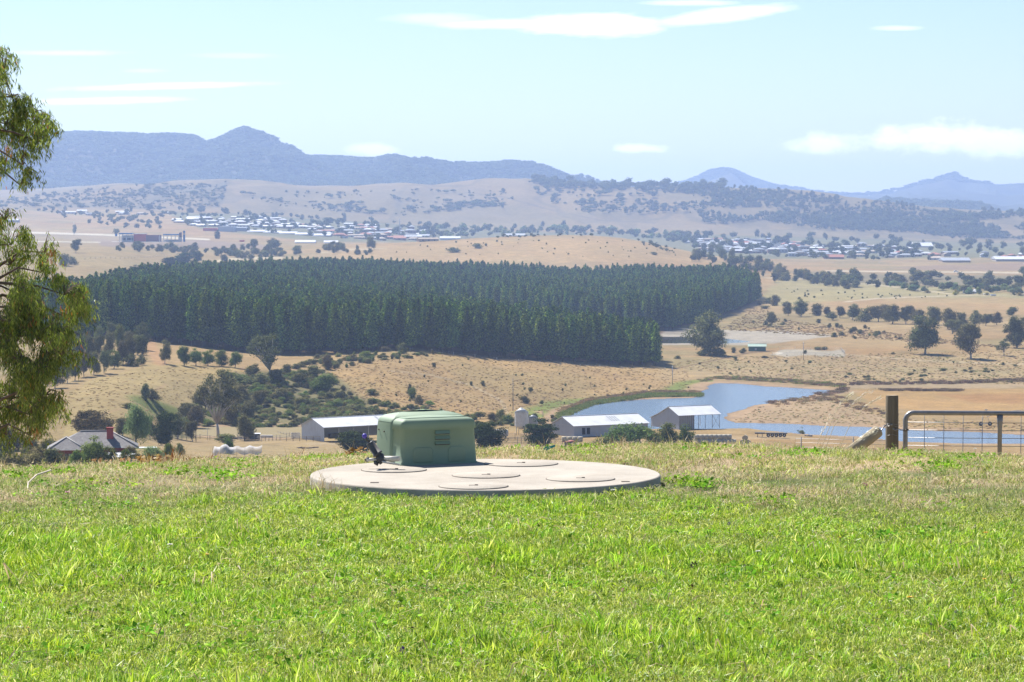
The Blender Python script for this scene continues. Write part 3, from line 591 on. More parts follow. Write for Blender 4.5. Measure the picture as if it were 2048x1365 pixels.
def inpoly(pl, px, py): return poly_sd(np.array(pl, float), px, py) < 0
# ------------------------------------------------------------------ the pine plantation
FRONT = np.interp(np.arange(0, 1600, 1.0), [0, 150, 290, 480, 640, 820, 1000, 1200, 1316], [1045, 1050, 1062, 1040, 1045, 1060, 1105, 1135, 1150])
xs = []; ys = []
sp = 4.7
for gy_ in np.arange(1020, 2400, sp):
    gxs = np.arange(-380, 240, sp); gxs = gxs + RNG.normal(size=len(gxs)) * .9; xs.append(gxs); ys.append(np.full(len(gxs), gy_) + RNG.normal(size=len(gxs)) * 1.1)
xs = np.concatenate(xs); ys = np.concatenate(ys); fpx = 1024 + xs * F / ys
back = np.interp(fpx, [0, 150, 200, 260, 330, 450, 640, 1000, 1300, 1400, 1480, 1518], [1250, 1350, 1450, 1620, 1800, 2000, 2150, 2300, 2330, 2330, 2250, 1990])
front = np.interp(fpx, [0, 150, 290, 480, 640, 820, 1000, 1200, 1316], [1045, 1050, 1062, 1040, 1045, 1060, 1105, 1135, 1150])
notch0 = np.interp(fpx, [760, 850, 1000, 1150, 1250, 1300, 1316], [1720, 1580, 1350, 1260, 1215, 1200, 1190])     # back of the near stand
notch1 = np.interp(fpx, [760, 850, 1000, 1150, 1300, 1340, 1400, 1440, 1480, 1518], [1760, 1700, 1620, 1570, 1515, 1510, 1600, 1700, 1830, 1950])     # front of the far stand
near = (ys > front) & (ys < np.where(fpx < 760, back, notch0)) & (ys < back) & (fpx < 1316) & (fpx > 60)
farst = (fpx > 760) & (fpx < 1518) & (ys > notch1) & (ys < back)
keep = (near | farst) & (RNG.random(len(xs)) > .03); xs = xs[keep]; ys = ys[keep]; fpx = fpx[keep]; edge = np.where(near[keep], ys - front[keep], ys - notch1[keep])
zs = height(xs, ys); hh = 16.8 + RNG.normal(size=len(xs)) * 1.2 + (fbm(xs / 50, ys / 50, 3, 91) - .5) * 6
isfar = farst[keep]
score = edge * 4 + ys * .12 + (fpx < 160) * 800; order = np.argsort(score); ind = order[:300]; rest = order[300:]
for j, i in enumerate(ind):
    plant('pine', 'pine_tree', 'pine tree', 'tall dark green pine standing at the front edge of the plantation', 0, 0, 0, 0, 'pines along the front edge of the plantation', at=(xs[i], ys[i], zs[i]), hm=hh[i] * 1.04, wm=5.3 * .95 / .36 * (.9 + .3 * random.random()))
pr = [proto(a) for a, b_ in FAM['pine']]; n_ = len(rest)
k_ = (hh[rest])[:, None]; wv = 5.3 / .36 * (.85 + .35 * RNG.random(n_))
scatter('pine_plantation', np.stack([xs[rest], ys[rest], zs[rest] - .3], 1), rotz(n_), np.stack([wv, wv, hh[rest]], 1), RNG.integers(0, 7, n_), pr, 'dense dark green pine plantation filling the middle of the valley', 'plantation')
print('pines', len(xs))
# ------------------------------------------------------------------ single trees and shrubs of the valley
def T(key, name, cat, label, *rows, group=None, parts=True):
    for r in rows: plant(key, name, cat, label, *r, group=group, parts=parts)
T('olive', 'broad_tree', 'tree', 'broad brown-green tree directly behind the tiled roof of the red house', (183, 876, 68, 124))
T('willow', 'willow_tree', 'tree', 'pale green willow between the red chimney and the dark conifer', (272, 896, 92, 84))
T('dark', 'dark_conifer', 'tree', 'dark glossy green tree with stacked branches beside the pale willow', (335, 893, 78, 66))
T('gumsee', 'gum_tree', 'tree', 'tall spreading gum with bare white trunks near the left pond', (437, 874, 140, 136))
T('olive', 'small_tree', 'tree', 'small round dark tree at the end of the stock yards below the tall gum', (490, 882, 56, 54))
T('bush', 'shrub', 'shrub', 'grey-green shrub at the foot of the tall white-trunked gum', (452, 886, 22, 55))
T('willow', 'round_shrub', 'shrub', 'rounded fresh green shrub in front of the house garden', (303, 930, 42, 78))
T('green', 'garden_tree', 'tree', 'mid green garden tree behind the rounded fresh shrub', (335, 925, 40, 40))
T('green', 'garden_tree', 'tree', 'low bushy tree hiding the left half of the red brick wall', (152, 944, 46, 46))
T('bush', 'garden_shrub', 'shrub', 'grey-green shrub in front of the veranda end of the tiled house', (284, 940, 40, 44))
T('olive', 'brown_shrub', 'shrub', 'reddish brown shrub between the white tin shed and the rounded shrub', (262, 933, 44, 38))
T('green', 'garden_tree', 'tree', 'leafy light green tree covering the front of the tiled roof', (186, 941, 74, 74))
T('green', 'garden_tree', 'tree', 'green bush just above the roof of the white tin shed', (218, 940, 54, 50))
T('green', 'garden_tree', 'tree', 'small leafy tree between the garden tree and the tin shed', (248, 940, 44, 40))
T('yellowbush', 'yellow_shrub', 'shrub', 'small yellow-green shrub against the red brick wall', (142, 941, 34, 22))
T('bush', 'grey_shrub', 'shrub', 'grey-green shrub hiding the corner of the red house', (104, 945, 58, 60))
T('bush', 'brown_shrub', 'shrub', 'thin dark brown upright shrub on the lawn beside the garden', (361, 912, 32, 26))
T('greenbush', 'standard_tree', 'tree', 'small clipped round tree standing in front of the white netting', (455, 908, 36, 34))
T('bush', 'shrub', 'shrub', 'low dark shrub under the weeping branches at the edge of the lawn',  (30, 950, 52, 80), (66, 944, 46, 60), (-30, 950, 60, 90), (110, 945, 30, 46), (8, 925, 60, 70), (60, 915, 50, 60), (100, 915, 46, 66), (20, 900, 60, 84), (75, 930, 40, 70), (125, 918, 34, 44), (-20, 915, 60, 80), group='dark shrubs under the weeping branches')
T('olive', 'gully_tree', 'tree', 'olive tree crowding round the tall white-trunked gum', (392, 856, 50, 56), (372, 838, 40, 50), (352, 858, 36, 46), (466, 850, 56, 60), (500, 842, 46, 56), (410, 820, 50, 60), (478, 810, 44, 60), (520, 812, 34, 50), (440, 800, 40, 60), group='olive trees round the tall gum')
T('gum', 'backing_tree', 'tree', 'grey-green tree behind the house garden', (300, 880, 50, 44), (385, 884, 46, 40), (245, 872, 40, 50), (214, 868, 34, 40), (356, 878, 52, 44), group='grey-green trees behind the house garden')
T('dark', 'cypress_tree', 'cypress', 'broad dark cypress shrub in front of the open hay shed', (712, 908, 52, 112))
T('dark', 'cypress_tree', 'cypress', 'dark cypress directly behind the right end of the green box', (962, 905, 66, 100))
T('dark', 'cypress_tree', 'cypress', 'dark flat-topped cypress standing below the white silo', (1084, 893, 62, 86))
T('greenbush', 'wattle_shrub', 'shrub', 'widest yellow-green shrub in front of the long wool shed', (1252, 898, 58, 96))
T('greenbush', 'wattle_shrub', 'shrub', 'narrow yellow-green shrub between two bushier ones by the sheds', (1302, 894, 46, 40))
T('greenbush', 'wattle_shrub', 'shrub', 'yellow-green shrub in front of the open-sided shed', (1338, 894, 54, 62))
T('greenbush', 'wattle_shrub', 'shrub', 'yellow-green shrub hiding the left end of the stacked hay bales', (1374, 894, 48, 50))
T('greenbush', 'wattle_shrub', 'shrub', 'low scraggly shrub left of the wool shed shrubs', (1205, 896, 24, 46))
T('bush', 'shrub', 'shrub', 'pair of dark shrubs on the bare slope above the willow', (292, 800, 40, 28), (307, 802, 30, 32), group='dark shrubs on the slope above the willow')
T('bush', 'shrub', 'shrub', 'brownish shrub on the track above the pale willow', (255, 818, 14, 34))
T('gumsee', 'white_gum', 'tree', 'pale gum with bare white limbs against the dark pines', (541, 760, 102, 104))
T('bush', 'shrub', 'shrub', 'dark shrub around the foot of the white-limbed gum', (505, 752, 30, 40), (552, 762, 30, 46), (575, 748, 24, 30), (522, 768, 26, 46), group='shrubs around the white-limbed gum')
T('green', 'hedge_tree', 'tree', 'low rounded tree with rusty tips in the row below the plantation', (368, 732, 42, 42), (392, 732, 38, 42), (416, 732, 38, 42), (444, 733, 34, 42), (470, 736, 34, 38), group='low rounded trees in a row below the plantation')
T('bush', 'hedge_shrub', 'shrub', 'dark rounded shrub at the bend of the earth track', (262, 732, 28, 36), (282, 730, 24, 28), group='dark rounded shrubs at the bend of the track')
T('gum', 'slim_tree', 'tree', 'slim grey tree beside the reddish earth track into the pines', (330, 728, 50, 34))
grove = [(135, 765), (150, 760), (168, 752), (188, 748), (208, 745), (228, 736), (246, 728), (262, 720), (140, 735), (160, 728), (180, 722), (200, 715), (220, 712), (240, 705), (258, 700), (275, 708), (285, 698), (150, 712), (175, 702), (200, 696), (225, 690), (120, 750), (110, 775), (95, 770), (285, 720)]
for i, (x, y) in enumerate(grove):
    plant(['gum', 'green', 'olive', 'gum'][i % 4], 'grove_tree', 'tree', 'tree in the open grey-green grove beside the weeping foreground branches', x, y + 2, random.uniform(42, 62), random.uniform(30, 44), 'trees of the open grove left of the pines')
gul = [(600, 770, 30, 50), (650, 785, 46, 60), (628, 752, 26, 40), (655, 740, 34, 30), (700, 722, 16, 44), (735, 716, 15, 40), (805, 708, 26, 24), (770, 704, 12, 30), (480, 770, 26, 50), (455, 760, 22, 40), (560, 800, 30, 50), (610, 815, 26, 50), (680, 800, 24, 40), (825, 800, 30, 22), (838, 808, 22, 24), (820, 792, 26, 16), (745, 790, 14, 30), (860, 812, 12, 26), (760, 835, 22, 40), (790, 842, 22, 44), (720, 842, 24, 44), (905, 850, 26, 40), (930, 850, 22, 40), (985, 845, 22, 30), (1000, 838, 24, 26), (1020, 848, 22, 36), (880, 838, 18, 34), (960, 838, 18, 30), (845, 848, 20, 40)]
for i, (x, y, h, ww) in enumerate(gul):
    plant(['bush', 'greenbush', 'bush', 'olive'][i % 4], 'gully_shrub', 'shrub', 'shrub or small tree growing in the scrubby gully and slope behind the sheds', x, y, h, ww, 'shrubs of the scrubby gully')
T('bush', 'shrub', 'shrub', 'single dark shrub on the bare brown slope near the power pole', (1049, 806, 18, 26), (1062, 784, 12, 14), (1083, 808, 9, 11), (966, 772, 12, 12), (893, 700, 8, 8), (868, 735, 12, 12), (942, 771, 10, 10), group='single shrubs on the brown slope')
T('gum', 'big_gum', 'tree', 'big lone gum tree between the two grey dams and the green hut', (1420, 711, 98, 100))
T('bush', 'shrub', 'shrub', 'low dark thicket at the foot of the big lone gum', (1408, 712, 18, 34), (1432, 713, 20, 40), (1445, 711, 16, 24), group='low thicket at the foot of the big lone gum')
T('gum', 'gum_tree', 'tree', 'thick gum on its own left of the two others by the right edge', (1850, 709, 82, 96))
T('gum', 'gum_tree', 'tree', 'thick gum in the middle of three on the dry flat', (1942, 718, 78, 92))
T('gum', 'gum_tree', 'tree', 'thick gum at the very edge behind the thin bare tree', (2034, 696, 68, 80))
T('gumsee', 'thin_tree', 'tree', 'thin sparse tree on the dry flat next to the edge gum', (2008, 712, 38, 40))
T('gum', 'round_tree', 'tree', 'dark round tree alone on the flat above the dams', (1543, 654, 36, 28))
T('bush', 'round_tree', 'tree', 'small round dark tree alone at the end of the tree belt', (2024, 631, 22, 26))
belt = [(1576, 632, 30, 26), (1602, 634, 40, 42), (1635, 632, 30, 36), (1655, 634, 22, 24), (1680, 636, 26, 30), (1706, 640, 34, 44), (1730, 644, 36, 38), (1757, 644, 40, 42), (1785, 648, 42, 50), (1812, 648, 40, 44), (1838, 650, 36, 44), (1868, 650, 40, 52), (1896, 658, 46, 54), (1922, 656, 34, 40), (1950, 650, 36, 40), (1972, 652, 30, 34), (1993, 650, 28, 34), (1905, 668, 34, 50), (1930, 668, 26, 40), (1772, 640, 34, 40), (1820, 640, 30, 40), (1665, 640, 18, 30)]
for i, (x, y, h, ww) in enumerate(belt):
    plant(['olive', 'gum', 'bush', 'olive'][i % 4], 'belt_tree', 'tree', 'tree in the dark uneven belt of trees crossing the dry flat', x, y, h, ww, 'trees of the belt on the dry flat')
T('bush', 'shrub', 'shrub', 'shrub on the corner of grass below the far end of the pines', (1520, 610, 14, 22), (1537, 608, 16, 20), (1550, 612, 26, 26), (1572, 614, 14, 22), (1530, 618, 8, 26), group='shrubs below the far end of the pines')
T('bush', 'shrub', 'shrub', 'small round shrub near the green hut', (1467, 706, 14, 14), (1486, 707, 14, 18), (1355, 718, 8, 16), (1610, 708, 10, 12), (1635, 700, 8, 24), (1650, 700, 8, 20), (1530, 716, 5, 18), group='small shrubs near the green hut')
def many(n, pl, key, name, cat, label, group, h, wr=(.8, 1.2), parts=False, yscale=True, dmin=300):
    a = np.array(pl, float); k = 0; P = []
    while k < n:
        x = random.uniform(a[:, 0].min(), a[:, 0].max()); y = random.uniform(a[:, 1].min(), a[:, 1].max())
        if inpoly(pl, np.array([x]), np.array([y]))[0]: P.append((x, y)); k += 1
    P = np.array(P); X, Y, Z, s = hit(P[:, 0], P[:, 1], dmin)
    for i in range(n):
        hp = random.uniform(*h); plant(random.choice(key) if isinstance(key, list) else key, name, cat, label, 0, 0, hp, hp * random.uniform(*wr), group, parts, at=(X[i], Y[i], Z[i]))
many(28, [(1330, 740), (1420, 715), (2048, 705), (2048, 768), (1700, 762), (1480, 752)], 'bush', 'saltbush', 'shrub', 'tiny dark tuft on the dry flat between the lake and the dams', 'tiny tufts between the lake and the dams', (3, 7), (.9, 2.2))
many(36, [(1560, 640), (1700, 652), (1960, 690), (1900, 690), (1700, 680), (1560, 660), (1470, 640)], 'bush', 'flat_shrub', 'shrub', 'small shrub scattered over the dry flat above the dams', 'small shrubs above the dams', (5, 12), (.9, 1.6))
many(40, [(690, 790), (660, 740), (900, 715), (1370, 745), (1380, 785), (1130, 815), (900, 830)], 'bush', 'slope_tuft', 'shrub', 'tiny dark tuft on the long brown slope below the pines', 'tiny tufts on the brown slope', (3, 7), (.9, 1.4))
many(26, [(1690, 745), (2048, 730), (2048, 766), (1720, 768)], 'bush', 'bank_shrub', 'shrub', 'low brown shrub along the old bank on the right', 'low shrubs along the old bank', (4, 7), (1.4, 3.4))
many(50, [(1360, 520), (1440, 505), (1480, 520), (1560, 545), (1560, 570), (1500, 545)], ['gum', 'fartree'], 'hillside_tree', 'tree', 'tree on the open slope just above the far end of the pines', 'trees on the slope above the pines', (12, 26), (.8, 1.2), True)
many(34, [(1560, 545), (1700, 560), (1700, 580), (1560, 568)], ['gum', 'bush'], 'field_tree', 'tree', 'tree in the loose line beyond the pale green pasture', 'trees beyond the pale pasture', (12, 24), (.8, 1.3))
many(85, [(1600, 556), (2060, 556), (2060, 592), (1900, 588), (1760, 580), (1600, 566)], ['fartree', 'fartree', 'bush'], 'creek_tree', 'tree', 'dark tree in the creek line across the right of the valley', 'dark trees along the far creek', (14, 26), (.9, 1.6))
many(26, [(1740, 574), (1860, 578), (2060, 584), (2060, 592), (1860, 588)], 'farwillow', 'creek_willow', 'tree', 'light green willow among the dark creek trees', 'light green willows along the far creek', (14, 20), (1.0, 1.6))
many(8, [(1780, 582), (1860, 584), (2060, 592), (2060, 594), (1860, 590)], 'yellowbush', 'gorse_bush', 'shrub', 'bright yellow-green bush at the front of the creek trees', 'yellow bushes at the front of the creek', (7, 10), (1.2, 1.8))
many(40, [(1560, 575), (1900, 590), (1900, 598), (1560, 600)], 'bush', 'pasture_tuft', 'shrub', 'tiny dark tuft on the pale green pasture', 'tiny tufts on the pale pasture', (2.5, 5), (1, 1.6))
many(60, [(215, 503), (330, 508), (440, 514), (560, 508), (560, 496), (430, 500), (230, 498)], ['gum', 'fartree', 'bush'], 'gully_tree', 'tree', 'grey-green tree in the gully line below the service station', 'trees in the gully below the service station', (9, 20), (.8, 1.3))
T('gum', 'field_tree', 'tree', 'lone leaning tree in the field below the service station', (152, 506, 30, 34))
T('bush', 'field_shrub', 'shrub', 'pair of round shrubs in the tan field next to the weeping branches', (128, 532, 30, 38), (146, 530, 20, 22), group='round shrubs in the tan field')
T('gum', 'field_tree', 'tree', 'slim tree beside the pale road on the far left field', (149, 468, 20, 14))
T('gum', 'field_tree', 'tree', 'pale tree just left of the service station', (234, 472, 17, 18))
T('dark', 'dark_tree', 'tree', 'dark round tree at the upper corner of the plantation', (345, 536, 24, 44), (370, 530, 28, 46), (392, 528, 28, 30), (270, 548, 20, 26), (283, 546, 18, 22), group='dark round trees at the upper corner of the plantation')
many(48, [(440, 516), (560, 500), (720, 498), (760, 510), (620, 512), (450, 528)], ['bush', 'gum', 'bush'], 'knoll_shrub', 'shrub', 'grey shrub on the rough ground between the pines and the knoll', 'shrubs on the rough ground behind the pines', (6, 20), (.8, 1.6))
T('gum', 'field_tree', 'tree', 'loose-crowned tree on the skyline of the near fields above the pines', (510, 500, 26, 20), (545, 498, 24, 34), (743, 500, 30, 30), (715, 505, 16, 12), group='loose trees on the near skyline')
T('bush', 'knoll_bush', 'shrub', 'wide dark bush on the smooth tan knoll', (907, 505, 12, 32), (955, 497, 12, 26), (972, 493, 8, 8), (1308, 510, 8, 18), (912, 486, 5, 6), (994, 484, 5, 5), group='dark bushes on the tan knoll')
many(60, [(860, 485), (1150, 474), (1300, 482), (1400, 505), (1380, 520), (760, 512)], 'bush', 'knoll_tuft', 'shrub', 'tiny tuft on the smooth tan knoll', 'tiny tufts on the tan knoll', (2, 4.5), (.9, 1.5))
many(44, [(960, 478), (1000, 474), (1150, 469), (1180, 470), (1290, 484), (1350, 500), (1380, 512), (1350, 512), (1250, 480), (1150, 473), (1000, 479)], 'fartree', 'skyline_tree', 'shrub', 'dark shrub along the skyline of the tan knoll', 'shrubs along the skyline of the knoll', (4, 9), (1, 1.7))
# trees of the town
def tone(n, pl, name, label, group, h, key='fartree'): many(n, pl, key, name, 'tree', label, group, h, (.8, 1.4))
tone(200, [(200, 424), (330, 420), (600, 436), (860, 452), (860, 486), (640, 478), (400, 456), (230, 448)], 'town_tree', 'dark tree among the houses on the left rise of the far town', 'trees among the houses on the rise', (6, 15))
tone(170, [(840, 458), (1100, 460), (1400, 472), (1400, 494), (1300, 482), (1200, 472), (1150, 470), (1000, 475), (850, 482)], 'park_tree', 'tree in the green belt of the far town just above the knoll', 'trees in the green belt above the knoll', (9, 18), ['fartree', 'fartree', 'farwillow'])
tone(190, [(1340, 474), (1600, 478), (1860, 486), (2060, 492), (2060, 520), (1860, 524), (1560, 520), (1400, 506)], 'suburb_tree', 'dark tree among the low suburb houses to the right of the knoll', 'trees among the suburb houses', (8, 20))
T('dark', 'pine_clump', 'tree', 'dark pointed tree standing above the town roofs', (262, 424, 14, 9), (297, 422, 16, 18), (380, 426, 13, 18), (402, 424, 14, 24), (582, 434, 9, 9), (655, 450, 16, 30), (435, 478, 20, 14), (1410, 478, 18, 24), (1533, 500, 12, 14), (1580, 500, 12, 14), group='dark trees standing above the town roofs', parts=False)
T('fartree', 'sparse_tree', 'tree', 'single tree at the foot of the tan far hill', (686, 436, 12, 12), (1128, 458, 20, 12), (1086, 456, 14, 12), (1650, 484, 20, 12), (1005, 418, 12, 10), (640, 415, 10, 10), group='single trees at the foot of the far hill', parts=False)
tone(40, [(60, 424), (110, 420), (330, 452), (330, 462), (200, 456), (120, 436)], 'rise_tree', 'tree on the tan rise left of the far town', 'trees on the rise left of the town', (6, 14), ['fartree'])
# ------------------------------------------------------------------ ground cover of the valley and the far bushland
def spread(name, label, cat, groups, protos, clump=False):
    """groups: (polygon, count, (hmin, hmax) m, (wmin, wmax) m, proto choices)"""
    P_ = []; S_ = []; I_ = []
    for pl, n, h, wd, ch in groups:
        a = np.array(pl, float); k = int(n * 2.5) + 20
        x = RNG.uniform(a[:, 0].min(), a[:, 0].max(), k); y = RNG.uniform(a[:, 1].min(), a[:, 1].max(), k); m = inpoly(pl, x, y)
        while m.sum() < n:
            x2 = RNG.uniform(a[:, 0].min(), a[:, 0].max(), k); y2 = RNG.uniform(a[:, 1].min(), a[:, 1].max(), k); x = np.concatenate([x, x2]); y = np.concatenate([y, y2]); m = inpoly(pl, x, y)
        x = x[m][:n]; y = y[m][:n]; X, Y, Z, s = hit(x, y); hh_ = RNG.uniform(*h, n); ww = RNG.uniform(*wd, n)
        if clump:
            q = fbm(X / 85, Y / 150, 4, 301, .6); kp = RNG.random(n) < sstep(.32, .52, q); f_ = .55 + 1.0 * RNG.random(n) ** 2; X, Y, Z, hh_, ww = X[kp], Y[kp], Z[kp], (hh_ * f_)[kp], (ww * f_)[kp]; n = int(kp.sum())
        P_.append(np.stack([X, Y, Z - .04 * hh_], 1)); S_.append(np.stack([ww, ww, hh_], 1)); I_.append(RNG.choice(ch, n))
    P_ = np.concatenate(P_); return scatter(name, P_, rotz(len(P_)), np.concatenate(S_), np.concatenate(I_), protos, label, cat)
PB = [proto(a) for a, b_ in FAM['bush']] + [proto(a) for a, b_ in FAM['greenbush']]
spread('scrub', 'low dark scrub covering the gully side behind the sheds', 'scrub',
       [([(340, 860), (400, 800), (470, 745), (560, 752), (650, 745), (700, 790), (760, 840), (770, 850), (560, 858), (400, 854)], 560, (.8, 2.3), (2, 4.6), [0, 1, 2, 3, 4, 5, 6, 7]),
        ([(560, 835), (700, 800), (1010, 838), (1130, 834), (1120, 846), (1000, 856), (780, 858), (600, 852)], 230, (.8, 2.2), (1.6, 3.6), [0, 1, 2, 5, 6]),
        ([(560, 750), (640, 712), (900, 708), (780, 722), (700, 735), (640, 752)], 90, (.8, 2.4), (1.6, 4.5), [0, 1, 2, 5])], PB)
def reedproto(nm, m, n=60):
    P = RNG.normal(size=(n, 3)) * [.35, .35, 0]; P[:, 2] = .45 + RNG.random(n) * .1; U = np.stack([RNG.normal(size=n) * .15, RNG.normal(size=n) * .15, np.full(n, .5)], 1) * (.6 + .5 * RNG.random(n))[:, None]
    V = perp(U) * .05; return proto(quadmesh(nm, P, U, V, m))
RP = [reedproto('reeds', LM['reed']), reedproto('brown', LM['brownreed']), reedproto('dry', LM['drygrass'])]
spread('reeds', 'green and brown reeds in bands along the lake shore and old banks', 'reeds',
       [([(1112, 850), (1122, 828), (1180, 806), (1300, 789), (1400, 789), (1400, 794), (1300, 795), (1185, 811), (1135, 832), (1122, 850)], 700, (.5, 1.0), (1.2, 2.2), [0]),
        ([(1120, 822), (1180, 798), (1300, 783), (1395, 783), (1398, 788), (1300, 789), (1180, 805), (1125, 826)], 300, (.4, .9), (1.1, 2.0), [1, 2, 2]),
        ([(1398, 760), (1440, 753), (1530, 757), (1640, 765), (1690, 770), (1690, 776), (1600, 769), (1500, 762), (1430, 759), (1400, 766)], 300, (.4, .8), (1.1, 2.0), [0, 1, 2]),
        ([(1520, 806), (1610, 795), (1660, 788), (1700, 800), (1740, 815), (1800, 828), (1790, 833), (1720, 822), (1650, 803), (1560, 812)], 130, (.35, .8), (1.0, 2.2), [1, 2, 2]),
        ([(1700, 765), (1810, 765), (1940, 763), (2060, 758), (2060, 764), (1900, 769), (1700, 771)], 170, (.4, 1.1), (1.2, 2.4), [1]),
        ([(1760, 780), (1920, 781), (1920, 783.5), (1760, 782.5)], 90, (.5, 1.0), (1.2, 2.4), [1]),
        ([(1600, 790), (1660, 784), (1690, 776), (1700, 782), (1660, 792)], 50, (.4, .8), (1.4, 2.4), [1])], RP)
spread('dry_tussocks', 'dry tussock grass standing on the brown slopes and flats', 'grass',
       [([(640, 730), (900, 706), (1380, 742), (1390, 785), (1130, 822), (900, 840), (700, 800)], 3000, (.12, .3), (.3, .8), [1, 2, 2, 2, 2]),
        ([(1330, 730), (1420, 715), (2100, 700), (2100, 770), (1700, 766), (1450, 752)], 2600, (.12, .35), (.3, .9), [1, 2, 2, 2, 0]),
        ([(1460, 845), (1520, 815), (1650, 800), (1800, 835), (2060, 850), (2060, 866), (1700, 850)], 600, (.12, .3), (.3, .8), [2, 2, 2, 0]),
        ([(130, 860), (140, 780), (290, 732), (480, 738), (470, 760), (330, 820), (240, 880)], 600, (.12, .3), (.3, .8), [2, 2, 2]),
        ([(1560, 640), (2060, 700), (2060, 700), (1440, 660), (1520, 612)], 1400, (.2, .6), (.4, 1.4), [1, 2, 2])], RP)
PF = [proto(a) for a, b_ in FAM['fartree']]; ch = list(range(6))
spread('hillside_bushland', 'grey-green bushland dotted over the hills behind the far town', 'bushland',
       [([(1365, 378), (1480, 376), (1700, 400), (1900, 420), (2120, 430), (2120, 482), (1900, 478), (1830, 468), (1650, 462), (1500, 440), (1440, 452), (1370, 440)], 2890, (5, 12), (6, 14), ch),
        ([(1600, 440), (1850, 425), (2120, 432), (2120, 480), (1900, 476), (1830, 466), (1700, 462)], 1870, (6, 12), (8, 16), ch),
        ([(1380, 400), (1440, 385), (1560, 395), (1560, 440), (1450, 448)], 272, (7, 12), (8, 14), ch),
        ([(1050, 352), (1150, 356), (1240, 366), (1400, 370), (1460, 376), (1380, 386), (1240, 381), (1110, 377), (1060, 368)], 714, (9, 15), (12, 24), ch),
        ([(-100, 428), (0, 404), (120, 386), (240, 374), (380, 368), (456, 366), (442, 414), (300, 420), (120, 416)], 816, (3, 7), (6, 15), ch),
        ([(480, 385), (700, 385), (960, 378), (1060, 395), (900, 420), (760, 440), (620, 420), (500, 412)], 272, (3, 8), (6, 16), ch),
        ([(640, 405), (700, 400), (790, 408), (760, 430), (680, 425)], 102, (4, 8), (10, 20), ch),
        ([(920, 404), (1010, 400), (1010, 412), (880, 425), (850, 424)], 102, (4, 8), (10, 20), ch),
        ([(1060, 380), (1360, 384), (1380, 430), (1180, 430), (1080, 400)], 221, (7, 12), (10, 20), ch)], PF, True)
n = 42000; X = RNG.uniform(-1900, 1700, n); Y = RNG.uniform(6950, 8750, n); Z = height(X, Y); hh_ = RNG.uniform(9, 14, n); ww = RNG.uniform(17, 32, n)
ok = Z > 30; X, Y, Z, hh_, ww = X[ok], Y[ok], Z[ok], hh_[ok], ww[ok]
n2_ = 16000; X2 = RNG.uniform(200, 3400, n2_); Y2 = RNG.uniform(12300, 13650, n2_); Z2 = height(X2, Y2); k2 = Z2 > 95; X2, Y2, Z2 = X2[k2], Y2[k2], Z2[k2]
X = np.concatenate([X, X2]); Y = np.concatenate([Y, Y2]); Z = np.concatenate([Z, Z2]); hh_ = np.concatenate([hh_, RNG.uniform(8, 14, len(X2))]); ww = np.concatenate([ww, RNG.uniform(24, 48, len(X2))])
scatter('mountain_forest', np.stack([X, Y, Z - 3], 1), rotz(len(X)), np.stack([ww, ww, hh_], 1), RNG.integers(0, 3, len(X)), [proto(crown('crown', LM['mount'], 20, 420, .085, (0, 0, .48), (.36, .36, .40), .20)[0]) for _ in range(3)], 'blue-green forest covering the distant mountain range', 'forest')
# ------------------------------------------------------------------ buildings
def metal(name, c, pitch=.25, rough=.45, m_=0.0, dirt=(.3, .28, .26)):
    m = mat(name, c, rough, m_, var=.06, scale=.7, dirt=dirt, dirt_amt=.35); t = m.node_tree; p = t.nodes['Principled BSDF']
    g = t.nodes.new('ShaderNodeTexCoord'); wv = t.nodes.new('ShaderNodeTexWave'); wv.inputs['Scale'].default_value = .314 / pitch; wv.bands_direction = 'X'
    t.links.new(g.outputs['Object'], wv.inputs['Vector']); b = t.nodes.new('ShaderNodeBump'); b.inputs['Strength'].default_value = .4; b.inputs['Distance'].default_value = .05
    t.links.new(wv.outputs[0], b.inputs['Height']); t.links.new(b.outputs[0], p.inputs['Normal']); return m
ROOFW = metal('white_roof_metal', (.58, .59, .61)); WALLG = metal('grey_wall_metal', (.36, .39, .44)); WALLW = metal('white_wall_metal', (.50, .53, .58))
DARKM = mat('dark_opening', (.02, .02, .022), .9, var=.2); TIMB = mat('weathered_timber', (.24, .21, .18), .9, var=.3, scale=5); TIMBW = mat('pale_timber', (.5, .48, .45), .85, var=.2)
GALV = mat('galvanised_steel', (.42, .43, .44), .38, .85, var=.15, scale=8); SKYL = mat('skylight_panel', (.35, .37, .38), .4)
def corner(px, py): X, Y, Z, s = hit1(px, py); return X, Y, Z, s
def gable_roof(par, Lg, W, eave, rise, m, ov=.35, name='roof', y0=0.0, x0=0.0):
    b = MB(); h = rise * (1 + ov / (W / 2)); t = .10
    for sgn in (0, 1):
        ya = y0 - ov if sgn == 0 else y0 + W + ov; za = eave - rise * ov / (W / 2); yr = y0 + W / 2; zr = eave + rise
        xs_ = (x0 - ov, x0 + Lg + ov); dz = t
        v = [(xs_[0], ya, za), (xs_[1], ya, za), (xs_[1], yr, zr), (xs_[0], yr, zr)]; v += [(a, c, d + dz) for a, c, d in v]
        f = [(3, 2, 1, 0), (4, 5, 6, 7), (0, 1, 5, 4), (1, 2, 6, 5), (2, 3, 7, 6), (3, 0, 4, 7)]
        b.add(v, f)
    b.tube([(x0 - ov, y0 + W / 2, eave + rise + t + .02), (x0 + Lg + ov, y0 + W / 2, eave + rise + t + .02)], .12, 6)
    return b.build(name, m, par)
